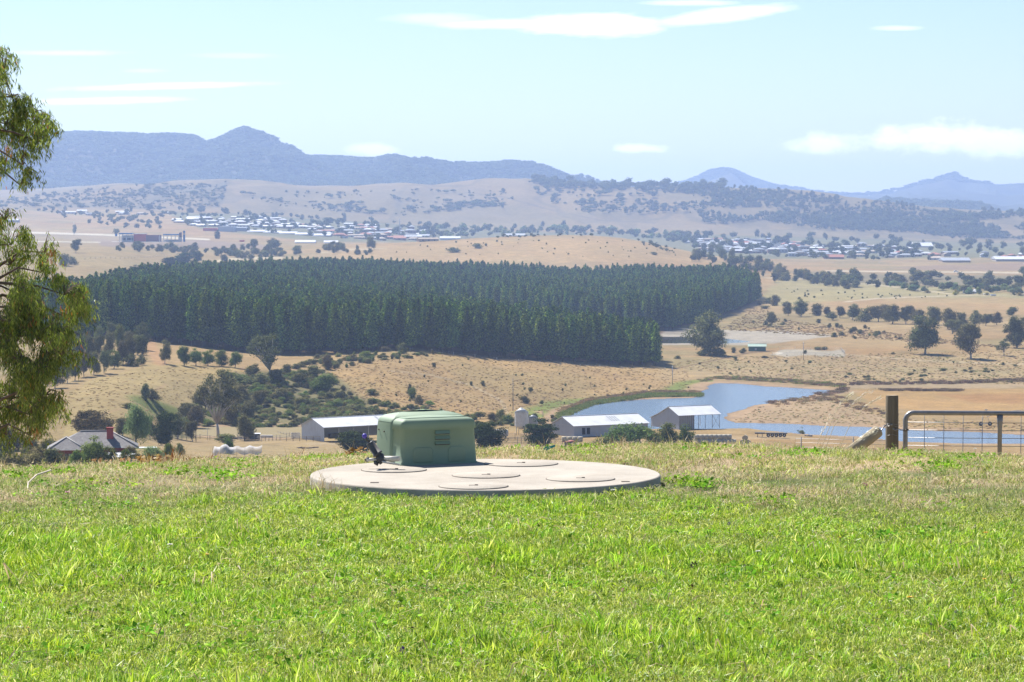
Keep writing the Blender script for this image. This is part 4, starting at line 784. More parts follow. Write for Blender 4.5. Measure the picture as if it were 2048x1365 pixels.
def gable_walls(par, Lg, W, eave, rise, m, front=True, back=True, name='wall', x1=None, t=.1):
    b = MB(); x1 = Lg if x1 is None else x1
    for x in (0, x1):
        v = [(x, 0, 0), (x, W, 0), (x, W, eave), (x, W / 2, eave + rise - .02), (x, 0, eave)]; s = t if x == 0 else -t
        v2 = [(a + s, c, d) for a, c, d in v]
        b.add(v + v2, [(0, 1, 2, 3, 4), (9, 8, 7, 6, 5)] + [(i, 5 + i, 5 + (i + 1) % 5, (i + 1) % 5) for i in range(5)])
    if back: b.box((x1 / 2, W - t / 2 - .003, eave / 2), (x1 - 2 * t - .004, t, eave - .02))
    if front is True: b.box((x1 / 2, t / 2 + .003, eave / 2), (x1 - 2 * t - .004, t, eave - .02))
    return b.build(name, m, par)
# open hay shed
X, Y, Z, s = corner(648, 884); e = empty('hay_shed', (X, Y, Z), R(36)); tag(e, 'long white-roofed farm shed with a dark open front left of the green box', 'shed')
gable_walls(e, 24, 10, 3.4, 1.75, WALLW, front=False); gable_roof(e, 24, 10, 3.4, 1.75, ROOFW)
for x in (4.2, 8.4, 12.6, 16.8, 20.5):
    b = MB(); b.box((x, .12, 1.68), (.16, .16, 3.36)); b.build('post', GALV, e)
b = MB(); b.box((22.3, .06, 1.6), (3, .08, 3.2)); b.build('panel', WALLG, e)
b = MB(); b.box((12, .05, 3.3), (23.6, .06, .35)); b.build('fascia', WALLG, e)
b = MB(); [b.box((xx, yy, .6), (2.2, 1.1, 1.2)) for xx, yy in ((7, 7), (10, 7.4), (14, 7))]; tag(b.build('hay_stack', mat('old_hay', (.22, .17, .08), .95, var=.3), None), 'hay stored in the dark of the open white-roofed shed', 'hay'); o = bpy.data.objects['hay_stack']; o.location = (X, Y, Z + .02); o.rotation_euler = (0, 0, R(36))
for xa in (17.2, 20.6):
    b = MB(); b.box((0, 0, 0), (.5, 3.6, .03)); q = b.build('roof_sheet', SKYL, e, (xa, 2.6, 3.4 + 1.75 * 2.6 / 5 + .14)); q.rotation_euler = (math.atan(1.75 / 5), 0, 0)
# wool shed
X, Y, Z, s = corner(1148, 875); e = empty('wool_shed', (X, Y, Z), R(30)); tag(e, 'long low grey-walled shed with a white roof and two small dark windows', 'shed')
gable_walls(e, 22.5, 11, 2.9, 2.0, WALLG); gable_roof(e, 22.5, 11, 2.9, 2.0, ROOFW)
for x in (2.9, 4.3):
    b = MB(); b.box((x, -.02, 1.45), (1.0, .06, 1.7)); b.build('window', DARKM, e)
for k in range(4):
    b = MB(); b.box((0, 0, 0), (.35, 3.0, .03)); q = b.build('roof_sheet', SKYL, e, (12.6 + k * .75, 3.2, 2.9 + 2.0 * 3.2 / 5.5 + .14)); q.rotation_euler = (math.atan(2 / 5.5), 0, 0)
b = MB(); b.box((-.05, 5.5, 2.9), (.06, 10.9, .08)); b.build('wall_trim', TIMBW, e)
# open-sided shed
X, Y, Z, s = corner(1358, 860); e = empty('machinery_shed', (X, Y, Z), R(29)); tag(e, 'tall white-roofed shed with an open bay on thin posts beside the lake', 'shed')
gable_walls(e, 13.2, 10, 3.9, 2.0, WALLG, x1=5.0); gable_roof(e, 13.2, 10, 3.9, 2.0, ROOFW)
b = MB(); [b.box((.35 + .62 * k, -.04, 1.9), (.30, .06, 3.7)) for k in range(8)]; b.build('slat_wall', TIMB, e)
for x in (6.4, 8.6, 10.9, 13.2):
    for y in (.1, 9.9):
        b = MB(); b.tube([(x, y, 0), (x, y, 3.9)], .07, 6); b.build('post', GALV, e)
b = MB(); b.tube([(10.9, .1, .3), (13.2, .1, 3.6)], .04, 5); b.tube([(13.2, .1, .3), (10.9, .1, 3.6)], .04, 5); b.tube([(6.4, .1, 3.75), (13.2, .1, 3.75)], .05, 5); b.build('brace', GALV, e)
b = MB()
v = [(.1, 10.1, 0), (.1, 14.6, 0), (.1, 14.6, 2.4), (.1, 10.1, 3.85), (5, 10.1, 0), (5, 14.6, 0), (5, 14.6, 2.4), (5, 10.1, 3.85)]
b.add(v, [(0, 3, 2, 1), (4, 5, 6, 7), (0, 1, 5, 4), (1, 2, 6, 5)]); b.build('lean_to', WALLG, e)
b = MB(); v = [(-.2, 10.2, 3.9), (5.3, 10.2, 3.9), (5.3, 15, 2.36), (-.2, 15, 2.36)]; v += [(x, y, z + .08) for x, y, z in v]; b.add(v, [(0, 1, 2, 3), (7, 6, 5, 4), (0, 4, 5, 1), (1, 5, 6, 2), (2, 6, 7, 3), (3, 7, 4, 0)]); b.build('lean_to_roof', ROOFW, e)
# silos
def silo(px, py, r, h0, h1, cone, m, label):
    X, Y, Z, s = corner(px, py); e = empty('silo', (X, Y, Z)); tag(e, label, 'silo')
    b = MB(); pr = [(r * .25, h0 - .9), (r, h0)]; k = 9
    for i in range(k): z0 = h0 + (h1 - h0) * i / k; pr += [(r, z0 + .02), (r * 1.015, z0 + (h1 - h0) / k * .5), (r, z0 + (h1 - h0) / k * .96)]
    b.lathe(pr, 28); b.build('tank', m, e)
    b = MB(); b.lathe([(r * 1.06, h1), (r * .35, h1 + cone * .8), (r * .22, h1 + cone * .85), (r * .22, h1 + cone)], 28); b.build('cap', m, e)
    for a in range(4):
        b = MB(); t_ = a * math.pi / 2 + .5; b.tube([(r * .85 * math.cos(t_), r * .85 * math.sin(t_), -.1), (r * .85 * math.cos(t_), r * .85 * math.sin(t_), h0 + .4)], .09, 6); b.build('leg', GALV, e)
    b = MB(); [b.box((r + .12, 0, z), (.06, .4, .04)) for z in np.arange(.4, h1, .35)]; b.box((r + .12, .2, h1 / 2), (.05, .04, h1)); b.box((r + .12, -.2, h1 / 2), (.05, .04, h1)); b.build('ladder', GALV, e)
silo(1043, 870, 1.75, 2.3, 5.9, 1.1, mat('silo_white', (.58, .58, .56), .5, var=.08, dirt=(.35, .30, .24)), 'taller white grain silo on legs behind the flat-topped cypress')
silo(1066, 868, 1.25, 1.6, 4.3, .7, mat('silo_grey', (.24, .25, .26), .5, var=.1), 'shorter dark grey silo with a white cap beside the white silo')
# brick house
TILE = mat('grey_roof_tiles', (.15, .14, .14), .8, var=.25, scale=3, bump=.8, bscale=9, dirt=(.30, .30, .28)); BRICK = mat('red_brick', (.22, .055, .04), .85, var=.25, scale=4, bump=.3)
X, Y, Z, s = corner(122, 931); e = empty('brick_house', (X, Y, Z + .1), R(8)); tag(e, 'red brick house with grey tiled hip roof and red chimney among the trees', 'house')
def hip(b, x0, y0, lx, ly, z, h, ov=.6):
    x0 -= ov; y0 -= ov; lx += 2 * ov; ly += 2 * ov
    if lx >= ly: ra, rb = (x0 + ly / 2, y0 + ly / 2), (x0 + lx - ly / 2, y0 + ly / 2)
    else: ra, rb = (x0 + lx / 2, y0 + lx / 2), (x0 + lx / 2, y0 + ly - lx / 2)
    v = [(x0, y0, z), (x0 + lx, y0, z), (x0 + lx, y0 + ly, z), (x0, y0 + ly, z), (*ra, z + h), (*rb, z + h)]
    f = [(0, 1, 5, 4), (1, 2, 5), (2, 3, 4, 5), (3, 0, 4)] if lx >= ly else [(0, 1, 4), (1, 2, 5, 4), (2, 3, 5), (3, 0, 4, 5)]
    b.add(v, f + [(3, 2, 1, 0)]); return ra, rb
b = MB(); b.box((5.6, 4, 1.35), (13, 8, 2.7)); b.box((.9, -1.4, 1.35), (5.2, 5.2, 2.7)); b.build('wall', BRICK, e)
b = MB(); hip(b, -.9, 0, 13, 8, 2.7, 2.5); ra = hip(b, -1.7, -4, 5.2, 8, 2.72, 1.9); rf = b.build('roof', TILE, e)
b = MB(); b.tube([(-2.3, -4.6, 2.80), (.9, -1.4, 4.66)], .09, 5); b.tube([(4.1, -4.6, 2.80), (.9, -1.4, 4.66)], .09, 5); b.tube([(12.7, -.6, 2.8), (8.1, 4, 5.28)], .09, 5); b.tube([(3.1, 4, 5.28), (8.1, 4, 5.28)], .09, 5); b.build('ridge', mat('ridge_tiles', (.34, .33, .32), .8), rf)
b = MB(); b.box((8.0, 2.2, 4.6), (1.1, .8, 2.4)); b.box((8.0, 2.2, 5.85), (1.25, .95, .16)); b.build('chimney', mat('red_chimney', (.33, .06, .05), .8, var=.15), rf)
for x, y in ((-1.6, -4.03), (1.4, -4.03), (6.2, -.03), (9.6, -.03)):
    b = MB(); b.box((x, y, 1.6), (1.5, .06, 1.1)); wi = b.build('window', mat('window_glass', (.05, .06, .07), .1, spec=.8), e); b = MB(); b.box((x, y - .04, .98), (1.7, .1, .08)); b.box((x, y - .04, 1.6), (.06, .08, 1.1)); b.build('frame', TIMBW, wi)
b = MB(); b.box((0, 0, 0), (3.6, 2.2, .12)); q = b.build('veranda', ROOFW, e, (13.9, 2, 2.5))
# tin shed beside it
X, Y, Z, s = corner(200, 938); e = empty('tin_shed', (X, Y, Z), R(-24)); tag(e, 'small weathered white corrugated tin shed below the garden', 'shed')
OLDTIN = metal('old_tin', (.40, .39, .38), .2, dirt=(.30, .20, .14)); TINR = metal('old_white_tin', (.45, .45, .45), .2, dirt=(.36, .30, .26))
b = MB(); b.box((2.2, 1.4, .95), (4.4, 2.8, 1.9)); b.build('wall', OLDTIN, e); b = MB(); b.box((3.0, -.03, .9), (2.4, .05, 1.7)); b.build('panel', TINR, e)
b = MB()
for k in range(3): v = [(-.2 + 1.6 * k, -.25, 1.92 + .05 * (k % 2)), (1.38 + 1.6 * k, -.25, 1.92 + .05 * (k % 2)), (1.38 + 1.6 * k, 3, 2.25 + .05 * (k % 2)), (-.2 + 1.6 * k, 3, 2.25 + .05 * (k % 2))]; v += [(x, y, z + .05) for x, y, z in v]; b.add(v, [(3, 2, 1, 0), (4, 5, 6, 7), (0, 1, 5, 4), (1, 2, 6, 5), (2, 3, 7, 6), (3, 0, 4, 7)])
b.build('roof', TINR, e)
# fences
def fence(name, label, pts, h, rails, step, mp, mr, cat='fence', rr=.05, pr_=.07):
    P = [hit1(*p)[:3] for p in pts]; e = empty(name, P[0]); tag(e, label, cat); o = Vector(P[0]); tops = []
    for a, b2 in zip(P[:-1], P[1:]):
        a = Vector(a); b2 = Vector(b2); n = max(1, int((b2 - a).length / step))
        for i in range(n + (b2 == Vector(P[-1]))): q = a.lerp(b2, i / n); q.z = float(height(q.x, q.y)[0]); tops.append(q - o)
    for q in tops: b = MB(); b.tube([q + Vector((0, 0, -.1)), q + Vector((0, 0, h + .1))], pr_, 6); b.build('post', mp, e)
    for r in rails: b = MB(); b.tube([q + Vector((0, -.02, r)) for q in tops], rr, 5); b.build('rail' if rr > .02 else 'wire', mr, e)
fence('yard_fence', 'grey timber rail fence running from the small tree to the hay shed', [(475, 880), (560, 882), (640, 884)], 1.3, (.4, .8, 1.2), 3, TIMB, TIMB)
fence('yard_fence', 'second timber rail fence behind the first beside the hay shed', [(556, 873), (590, 876), (630, 877)], 1.3, (.5, 1.1), 3, TIMB, TIMB)
fence('stock_yard', 'dark timber stock yard rails to the left of the flat-topped cypress', [(985, 888), (1035, 888), (1065, 887), (1125, 889)], 1.5, (.3, .7, 1.1, 1.45), 2.2, TIMB, TIMB)
fence('stock_yard', 'dark timber stock yard rails further back below the white silo', [(1010, 880), (1050, 880), (1110, 880)], 1.5, (.4, .9, 1.4), 2.2, TIMB, TIMB)
fence('paling_fence', 'low grey paling fence in front of the red brick wall', [(116, 927), (138, 929)], 1.0, (.2, .4, .6, .8, 1.0), .4, TIMB, TIMB, pr_=.14)
fence('wire_fence', 'thin post and wire fence along the foot of the pine plantation', [(820, 703), (950, 716), (1080, 729), (1200, 736), (1330, 741)], 1.1, (.5, 1.0), 9, TIMBW, GALV, rr=.015, pr_=.09)
fence('farm_fence', 'low timber fence on the bank behind the left pond', [(345, 880), (400, 878), (440, 882)], 1.1, (.5, 1.0), 5, TIMB, TIMB)
fence('field_fence', 'thin fence crossing the tan field left of the pines', [(170, 520), (250, 518), (340, 512)], 1.2, (1.0,), 18, TIMB, GALV, rr=.02, pr_=.12)
# poles
def pole(px, py, hp, label, arm=False, m=None, r=.14):
    X, Y, Z, s = hit1(px, py); e = empty('power_pole', (X, Y, Z)); tag(e, label, 'pole'); h = hp * s
    b = MB(); b.tube([(0, 0, -.3), (0, 0, h)], [r, r * .7], 7); b.build('mast', m or TIMB, e)
    if arm: b = MB(); b.box((0, 0, h - .6), (1.8, .12, .12)); b.build('crossarm', TIMB, e)
pole(1026, 822, 66, 'dark power pole rising above the white silo on the brown slope'); pole(1345, 770, 38, 'slim pale pole at the right end of the long brown slope', m=GALV)
pole(1607, 720, 36, 'pale power pole between the fenced pond and the lake', True, GALV); pole(392, 884, 44, 'dark pole left of the tall white-trunked gum', r=.1); pole(415, 880, 26, 'short white pole under the tall white-trunked gum', m=TIMBW, r=.07)
pole(799, 470, 34, 'tall pale mast among the roofs of the far town', m=TIMBW, r=1.0); pole(148, 470, 26, 'slim pole by the pale road left of the service station', m=TIMBW, r=.4)
# hay bales
HAY = mat('hay_bale', (.42, .36, .25), .95, var=.25, scale=6, bump=.6, bscale=12); NET = mat('bale_wrap', (.50, .50, .46), .8, var=.1)
bm_ = MB(); bm_.tube([(-.55, 0, 0), (.55, 0, 0)], .68, 18); balem = bm_.mesh('roll', [HAY]); bw = MB()
for x in (-.5, -.25, 0, .25, .5): bw.tube([(x - .03, 0, 0), (x + .03, 0, 0)], .69, 18, caps=False)
bwm = bw.mesh('wrap', [NET])
def bale(X, Y, Z, rz, label, group=None):
    e = empty('hay_bale', (X, Y, Z + .66), rz); tag(e, label, 'hay bale', group); link(bpy.data.objects.new('roll', balem), e); link(bpy.data.objects.new('wrap', bwm), e)
X, Y, Z, s = hit1(1392, 890)
for k in range(9): bale(X + 1.15 * k, Y + .12 * k, Z, R(6), 'round hay bale in the bottom row of the long stack by the open-sided shed', 'bottom row of the long bale stack')
for k in range(8): bale(X + .1 + 1.15 * k, Y + .5 + .12 * k, Z + 1.16, R(6), 'round hay bale on top of the long stack by the open-sided shed', 'top row of the long bale stack')
X, Y, Z, s = hit1(1489, 891)
bale(X - .55, Y, Z, R(80), 'round hay bale at the bottom left of the pile of three'); bale(X + .85, Y, Z, R(80), 'round hay bale at the bottom right of the pile of three'); bale(X + .15, Y, Z + 1.18, R(80), 'round hay bale on top of the pile of three')
X, Y, Z, s = hit1(1128, 884)
for k in range(4): bale(X + 1.3 * k, Y + .05 * k, Z, R(10), 'round hay bale in the short row against the wool shed wall', 'short row of bales against the wool shed')
# small farm things
X, Y, Z, s = hit1(488, 881); e = empty('animal_shelter', (X, Y, Z), R(5)); tag(e, 'small open pen shelter with a flat white roof behind the small dark tree', 'shelter')
b = MB(); b.box((2, 1.2, 1.62), (4.4, 2.8, .1)); b.build('roof', ROOFW, e); b = MB(); b.box((2, 2.4, .75), (4, .08, 1.5)); b.build('wall', DARKM, e)
for x, y in ((0, 0), (4, 0), (0, 2.3), (4, 2.3)): b = MB(); b.box((x, y, .78), (.1, .1, 1.56)); b.build('post', TIMBW, e)
X, Y, Z, s = hit1(533, 876); b = MB(); b.box((0, 0, .35), (3.1, .9, .5)); b.box((0, 0, .64), (3.2, 1.0, .08)); tag(bevel(b.build('water_trough', TIMBW, None, (X, Y, Z)), .05), 'low white water trough in the paddock behind the rail fence', 'trough')
X, Y, Z, s = hit1(583, 878); e = empty('stock_crate', (X, Y, Z), R(8)); tag(e, 'pale slatted stock crate standing left of the hay shed', 'crate')
b = MB(); [b.box((1.1, y, z), (2.3, .05, .1)) for y in (0, 1.4) for z in (.2, .5, .8, 1.1, 1.4)]; [b.box((x, .7, z), (.05, 1.36, .1)) for x in (-.02, 2.22) for z in (.23, .53, .83, 1.13, 1.43)]; b.build('slats', TIMBW, e); b = MB(); [b.box((x, -.05, .8), (.08, .05, 1.6)) for x in (0, .55, 1.1, 1.65, 2.2)]; b.build('frame', GALV, e)
X, Y, Z, s = hit1(612, 898); b = MB()
for k in range(16): a = random.uniform(-.5, .5); x = random.uniform(-2.2, 1.8); y = random.uniform(-.6, .6); b.tube([(x, y, .08 + random.random() * .25), (x + 1.3 * math.cos(a), y + 1.3 * math.sin(a), .1 + random.random() * .3)], .07, 5)
tag(b.build('scrap_pile', mat('scrap', (.08, .055, .06), .8), None, (X, Y, Z)), 'low pile of dark scrap timber on the bare yard in front of the hay shed', 'pile')
X, Y, Z, s = hit1(985, 876); e = empty('water_tank', (X + 2, Y, Z + 1.2), R(-12)); tag(e, 'white lying cylinder tank on a stand left of the silos', 'tank')
b = MB(); b.tube([(-1.9, 0, 0), (-1.8, 0, 0), (1.8, 0, 0), (1.9, 0, 0)], [.6, .85, .85, .6], 18); b.build('barrel', TIMBW, e)
for x in (-1.3, 1.3): b = MB(); b.box((x, 0, -.85), (.15, 1.4, .7)); b.build('leg', TIMB, e)
X, Y, Z, s = hit1(1142, 895); e = empty('drum_shelter', (X, Y, Z)); tag(e, 'low round grey drum with a faded red lid in front of the wool shed', 'drum')
b = MB(); b.lathe([(1.5, 0), (1.52, .9), (1.5, 1.2)], 22); b.build('drum', mat('drum_grey', (.22, .22, .24), .7, var=.2), e); b = MB(); b.lathe([(1.7, 1.2), (.3, 1.6)], 22); b.build('lid', mat('faded_red', (.33, .09, .07), .7, var=.3, scale=1.5, dirt=(.6, .58, .56), dirt_amt=.9), e)
TYRE = mat('tyre_rubber', (.02, .02, .022), .85)
X, Y, Z, s = hit1(1512, 874); e = empty('flat_trailer', (X, Y, Z), R(-2)); tag(e, 'dark flatbed trailer with a row of black wheels near the lake', 'trailer')
b = MB(); b.box((1.0, 0, 1.0), (2.6, 2.2, .3)); b.box((5.4, 0, .95), (5.6, 2.2, .22)); b.tube([(2.2, 0, .95), (2.9, 0, .9)], .1, 6); b.build('deck', mat('trailer_steel', (.05, .045, .04), .7, var=.3), e)
for x in (.4, 1.6): b = MB(); b.box((x, -.6, .43), (.16, .16, .86)); b.build('leg', TIMB, e)
for k in range(5): b = MB(); b.tube([(3.2 + k * 1.05, -1.2, .5), (3.2 + k * 1.05, -.9, .5)], .5, 16); wq = b.build('wheel', TYRE, e); b = MB(); b.tube([(3.2 + k * 1.05, -1.22, .5), (3.2 + k * 1.05, -1.19, .5)], .2, 12); b.build('rim', GALV, wq)
X, Y, Z, s = hit1(1617, 873); b = MB(); [b.box((random.uniform(-.9, .9), random.uniform(-.4, .4), .15), (random.uniform(.4, .9), .5, random.uniform(.25, .5)), random.random()) for _ in range(9)]; tag(bevel(b.build('rubble_heap', mat('grey_rubble', (.18, .16, .15), .9, var=.3), None, (X, Y, Z)), .06), 'small heap of dark rubble on the bank right of the trailer', 'rubble')
many(10, [(1588, 866), (1608, 859), (1628, 862), (1640, 868), (1610, 870)], 'bush', 'bank_bush', 'shrub', 'low dry shrub on the little mound by the lake edge', 'low shrubs on the mound by the lake', (5, 9), (1.2, 2))
# garden netting
X, Y, Z, s = hit1(424, 914); e = empty('netting_tent', (X, Y, Z), R(4)); tag(e, 'sagging white netting stretched over low posts in front of the yards', 'netting')
b = MB(); nx, ny = 28, 10; vs = []
for j in range(ny):
    for i in range(nx):
        x = 9.3 * i / (nx - 1); y = 4 * j / (ny - 1); z = 1.75 - .35 * abs(math.sin(x * 1.35)) - .12 * math.sin(y * 2.4 + x) + (.25 if 1.5 < x < 3 else 0)
        if j == 0: z *= .15 + .35 * vnoise(x * 1.3, 0, 4).item()
        if j == 1: z *= .8
        if i == 0: z *= .2
        vs.append((x, y, z))
b.add(vs, [(j * nx + i, j * nx + i + 1, (j + 1) * nx + i + 1, (j + 1) * nx + i) for j in range(ny - 1) for i in range(nx - 1)], smooth=True)
nm = bpy.data.materials.new('net'); nm.use_nodes = True; t = nm.node_tree; p = t.nodes['Principled BSDF']; p.inputs['Base Color'].default_value = (.45, .44, .44, 1); p.inputs['Roughness'].default_value = .9
q = t.nodes.new('ShaderNodeTexNoise'); q.inputs['Scale'].default_value = 1.4; rr_ = t.nodes.new('ShaderNodeMapRange'); t.links.new(q.outputs[0], rr_.inputs[0]); rr_.inputs[1].default_value = .35; rr_.inputs[2].default_value = .65; rr_.inputs[3].default_value = .45; rr_.inputs[4].default_value = .95; t.links.new(rr_.outputs[0], p.inputs['Alpha'])
b.build('netting', nm, e)
for k in range(7): b = MB(); b.tube([(1.5 * k + .1, -.05, 0), (1.5 * k + .15, -.05, 1.9)], .03, 5); b.build('post', TIMB, e)
# green hut by the dams
X, Y, Z, s = hit1(1497, 703); e = empty('green_hut', (X, Y, Z), R(-6)); tag(e, 'small green hut with a pale green roof beside the grey dams', 'hut')
GH = metal('green_tin', (.07, .17, .13)); gable_walls(e, 7.6, 4, 2.2, .9, GH); gable_roof(e, 7.6, 4, 2.2, .9, metal('green_roof_tin', (.30, .42, .33))); b = MB(); b.box((3.2, -.03, .9), (.8, .05, .9)); b.build('window', TIMBW, e)
fence('pond_fence', 'thin fence around the small grey settling pond', [(1545, 711), (1690, 711), (1682, 701), (1560, 700)], 1.4, (.7, 1.3), 6, TIMBW, GALV, rr=.02, pr_=.06)
# field irrigator
X, Y, Z, s = hit1(1962, 852); e = empty('field_irrigator', (X, Y, Z), 0); tag(e, 'wheeled field irrigator with a long thin truss on the far bank', 'irrigator')
for x in (0, 2.6): b = MB(); b.tube([(x, -.1, .6), (x, .15, .6)], .62, 18); wq = b.build('wheel', TYRE, e); b = MB(); b.tube([(x, -.13, .6), (x, .18, .6)], .22, 10); b.build('rim', GALV, wq)
b = MB(); b.tube([(0, 0, .6), (2.6, 0, .6)], .07, 6); b.tube([(.1, 0, .6), (1.5, 0, 4.6)], .06, 6); b.tube([(2.5, 0, .6), (1.5, 0, 4.6)], .06, 6); b.box((1.5, 0, 4.7), (.9, .3, .2)); b.build('tower', GALV, e)
b = MB(); b.tube([(1.5, 0, 2.6), (8, .2, 4.2), (17, .5, 4.9), (30, 1, 5.2)], .08, 6); b.tube([(-1.5, 0, 2.2), (1.5, 0, 4.6), (3.5, 0, 3.2)], .03, 5)
for k in range(8): x = 3 + k * 3; b.tube([(x, .1, 3.0 + k * .25), (x + 1.5, .1, 1.9 + k * .3), (x + 3, .1, 3.3 + k * .25)], .025, 4)
b.build('truss', GALV, e)
# a white utility on the far road
X, Y, Z, s = hit1(1912, 545); e = empty('utility_truck', (X, Y, Z)); tag(e, 'small white utility vehicle on the road across the dark far field', 'vehicle')
CARW = mat('white_paint', (.75, .75, .75), .3); b = MB(); b.box((0, 0, .8), (5, 1.9, .8)); b.box((-.5, 0, 1.5), (2.2, 1.7, .7)); bevel(b.build('body', CARW, e), .15, 3); b = MB(); b.box((-.5, -.87, 1.5), (1.9, .04, .45)); b.build('window', DARKM, e)
for x in (-1.6, 1.6): b = MB(); b.tube([(x, -.98, .38), (x, -.7, .38)], .38, 14); b.build('wheel', TYRE, e)
# ------------------------------------------------------------------ the far town
def house_meshes(kind, lx, ly, hgt, h):
    w_ = MB(); w_.box((0, 0, hgt / 2), (lx, ly, hgt)); r_ = MB()
    if kind == 'hip': hip(r_, -lx / 2, -ly / 2, lx, ly, hgt, h, .7)
    else:
        x = lx / 2 + .5; y = ly / 2 + .6
        r_.add([(-x, -y, hgt), (x, -y, hgt), (x, 0, hgt + h), (-x, 0, hgt + h), (x, y, hgt), (-x, y, hgt)], [(0, 1, 2, 3), (3, 2, 4, 5), (0, 3, 5), (1, 4, 2), (5, 4, 1, 0)])
    wn = MB(); [wn.box((x, -ly / 2 - .03, hgt * .55), (1.8, .08, 1.2)) for x in (-lx * .3, 0, lx * .3)]
    return w_, r_, wn
HW = [mat('render_cream', (.38, .34, .29), .85), mat('render_white', (.46, .46, .46), .85), mat('brick_brown', (.24, .13, .09), .85), mat('brick_tan', (.36, .27, .2), .85)]
HR = {'white': mat('roof_white', (.50, .51, .54), .45), 'pale grey': mat('roof_grey', (.28, .30, .33), .5), 'charcoal': mat('roof_charcoal', (.11, .115, .125), .6), 'terracotta': mat('roof_terracotta', (.30, .11, .07), .75), 'tan': mat('roof_tan', (.29, .23, .17), .7)}
HM = []
for kind, lx, ly, hg, h in (('hip', 16, 10, 3.0, 2.2), ('hip', 20, 11, 3.0, 2.4), ('gable', 17, 9, 3.2, 2.0), ('hip', 15, 10, 5.6, 2.2), ('gable', 24, 10, 3.4, 1.6)):
    w_, r_, wn = house_meshes(kind, lx, ly, hg, h)
    HM.append(([w_.mesh('wall', m) for m in HW], {k: r_.mesh('roof', m) for k, m in HR.items()}, wn.mesh('windows', DARKM)))
def town(n, pl, where, group, wts, nm='town_house', minsep=14):
    a = np.array(pl, float); P = []; tries = 0
    while len(P) < n and tries < 20000:
        tries += 1; x = random.uniform(a[:, 0].min(), a[:, 0].max()); y = random.uniform(a[:, 1].min(), a[:, 1].max())
        if inpoly(pl, np.array([x]), np.array([y]))[0] and all(abs(x - q[0]) > minsep or abs(y - q[1]) > 2.6 for q in P): P.append((x, y))
    P = np.array(P); X, Y, Z, s = hit(P[:, 0], P[:, 1])
    for i in range(len(P)):
        rc = random.choices(list(HR), wts)[0]; hm_ = random.choice(HM); e = empty(nm, (X[i], Y[i], Z[i] - .4), random.choice((0, 0, R(20), R(-25), R(90))) + random.uniform(-.15, .15))
        tag(e, f'{rc} roofed house {where}', 'house', f'{rc} roofed {group}'); e.scale = (random.uniform(.75, 1.02),) * 3
        link(bpy.data.objects.new('wall', random.choice(hm_[0])), e); link(bpy.data.objects.new('roof', hm_[1][rc]), e); link(bpy.data.objects.new('windows', hm_[2]), e)
town(52, [(345, 444), (400, 436), (520, 436), (600, 444), (620, 456), (560, 458), (400, 454)], 'in the bright cluster on the rise above the white factory', 'houses above the white factory', (4, 3, 1.5, .6, 1.4))
town(58, [(590, 452), (700, 450), (860, 462), (860, 484), (720, 482), (640, 470)], 'among trees in the middle of the far town', 'houses in the middle of the far town', (3, 3, 1, 1.6, 1.5))
town(9, [(100, 424), (340, 428), (340, 434), (100, 430)], 'along the skyline of the rise left of the town', 'houses along the rise', (2, 1, 2, .3, .5), 'hill_house', 18)
town(92, [(1350, 480), (1480, 480), (1600, 486), (1620, 500), (1560, 508), (1420, 506)], 'in the dense low suburb right of the knoll', 'houses in the dense suburb right of the knoll', (2, 5, 2.5, 1.2, 1.6), 'suburb_house', 11)
town(58, [(1560, 494), (1780, 494), (1860, 506), (2060, 512), (2060, 523), (1860, 521), (1580, 514)], 'half hidden by trees along the right edge of the far town', 'houses along the right of the far town', (2, 3, 2, 1.4, 1.2), 'suburb_house', 14)
def far_block(name, label, cat, px, py, wp, hp, dep, wall, roof=None, rz=0.0, rise=1.0, parts=()):
    X, Y, Z, s = hit1(px, py); Wm = wp * s; Hm = hp * s; e = empty(name, (X + Wm / 2, Y, Z - .5), rz); tag(e, label, cat)
    b = MB(); b.box((0, dep / 2, Hm / 2), (Wm, dep, Hm)); b.build('wall', wall, e)
    if roof: b = MB(); b.add([(-Wm / 2 - .5, -.5, Hm), (Wm / 2 + .5, -.5, Hm), (Wm / 2 + .5, dep / 2, Hm + rise), (-Wm / 2 - .5, dep / 2, Hm + rise), (Wm / 2 + .5, dep + .5, Hm), (-Wm / 2 - .5, dep + .5, Hm)], [(0, 1, 2, 3), (3, 2, 4, 5), (0, 3, 5), (1, 4, 2), (5, 4, 1, 0)]); b.build('roof', roof, e)
    return e, Wm, Hm
W_ = HR['white']; PG = HR['pale grey']; RED = mat('red_cladding', (.50, .06, .04), .6); BLUE = mat('blue_cladding', (.04, .16, .42), .5); MAR = mat('maroon_cladding', (.16, .05, .06), .6)
far_block('factory', 'big plain white factory block in the far town', 'factory', 436, 463, 31, 10, 40, mat('factory_white', (.46, .48, .54), .6), None)
far_block('factory_annexe', 'grey factory wing joined on the right of the white block', 'factory', 468, 462, 24, 7, 36, mat('factory_grey', (.34, .36, .42), .6), PG)
far_block('red_warehouse', 'long low red warehouse left of the white factory block', 'warehouse', 406, 462, 28, 6, 30, RED, None)
far_block('red_container', 'small red container in the field below the factory', 'container', 479, 484, 9, 4, 8, RED, None)
for i, (x, y, wp) in enumerate([(494, 464, 34), (526, 466, 34), (558, 468, 34), (590, 470, 34), (622, 472, 38)]):
    far_block('long_shed', 'white section of the very long low shed stepping down through the town', 'shed', x, y, wp, 1.6, 46, W_, W_, 0, 2.2)[0]['group'] = 'sections of the very long low shed'
far_block('farm_house', 'pale roofed low building on the field edge below the long shed', 'building', 590, 487, 40, 3, 16, HW[1], W_, 0, 2.5); far_block('farm_house', 'white low building just right of the other on the field edge', 'building', 648, 487, 27, 2.5, 14, HW[1], W_, 0, 2.2)
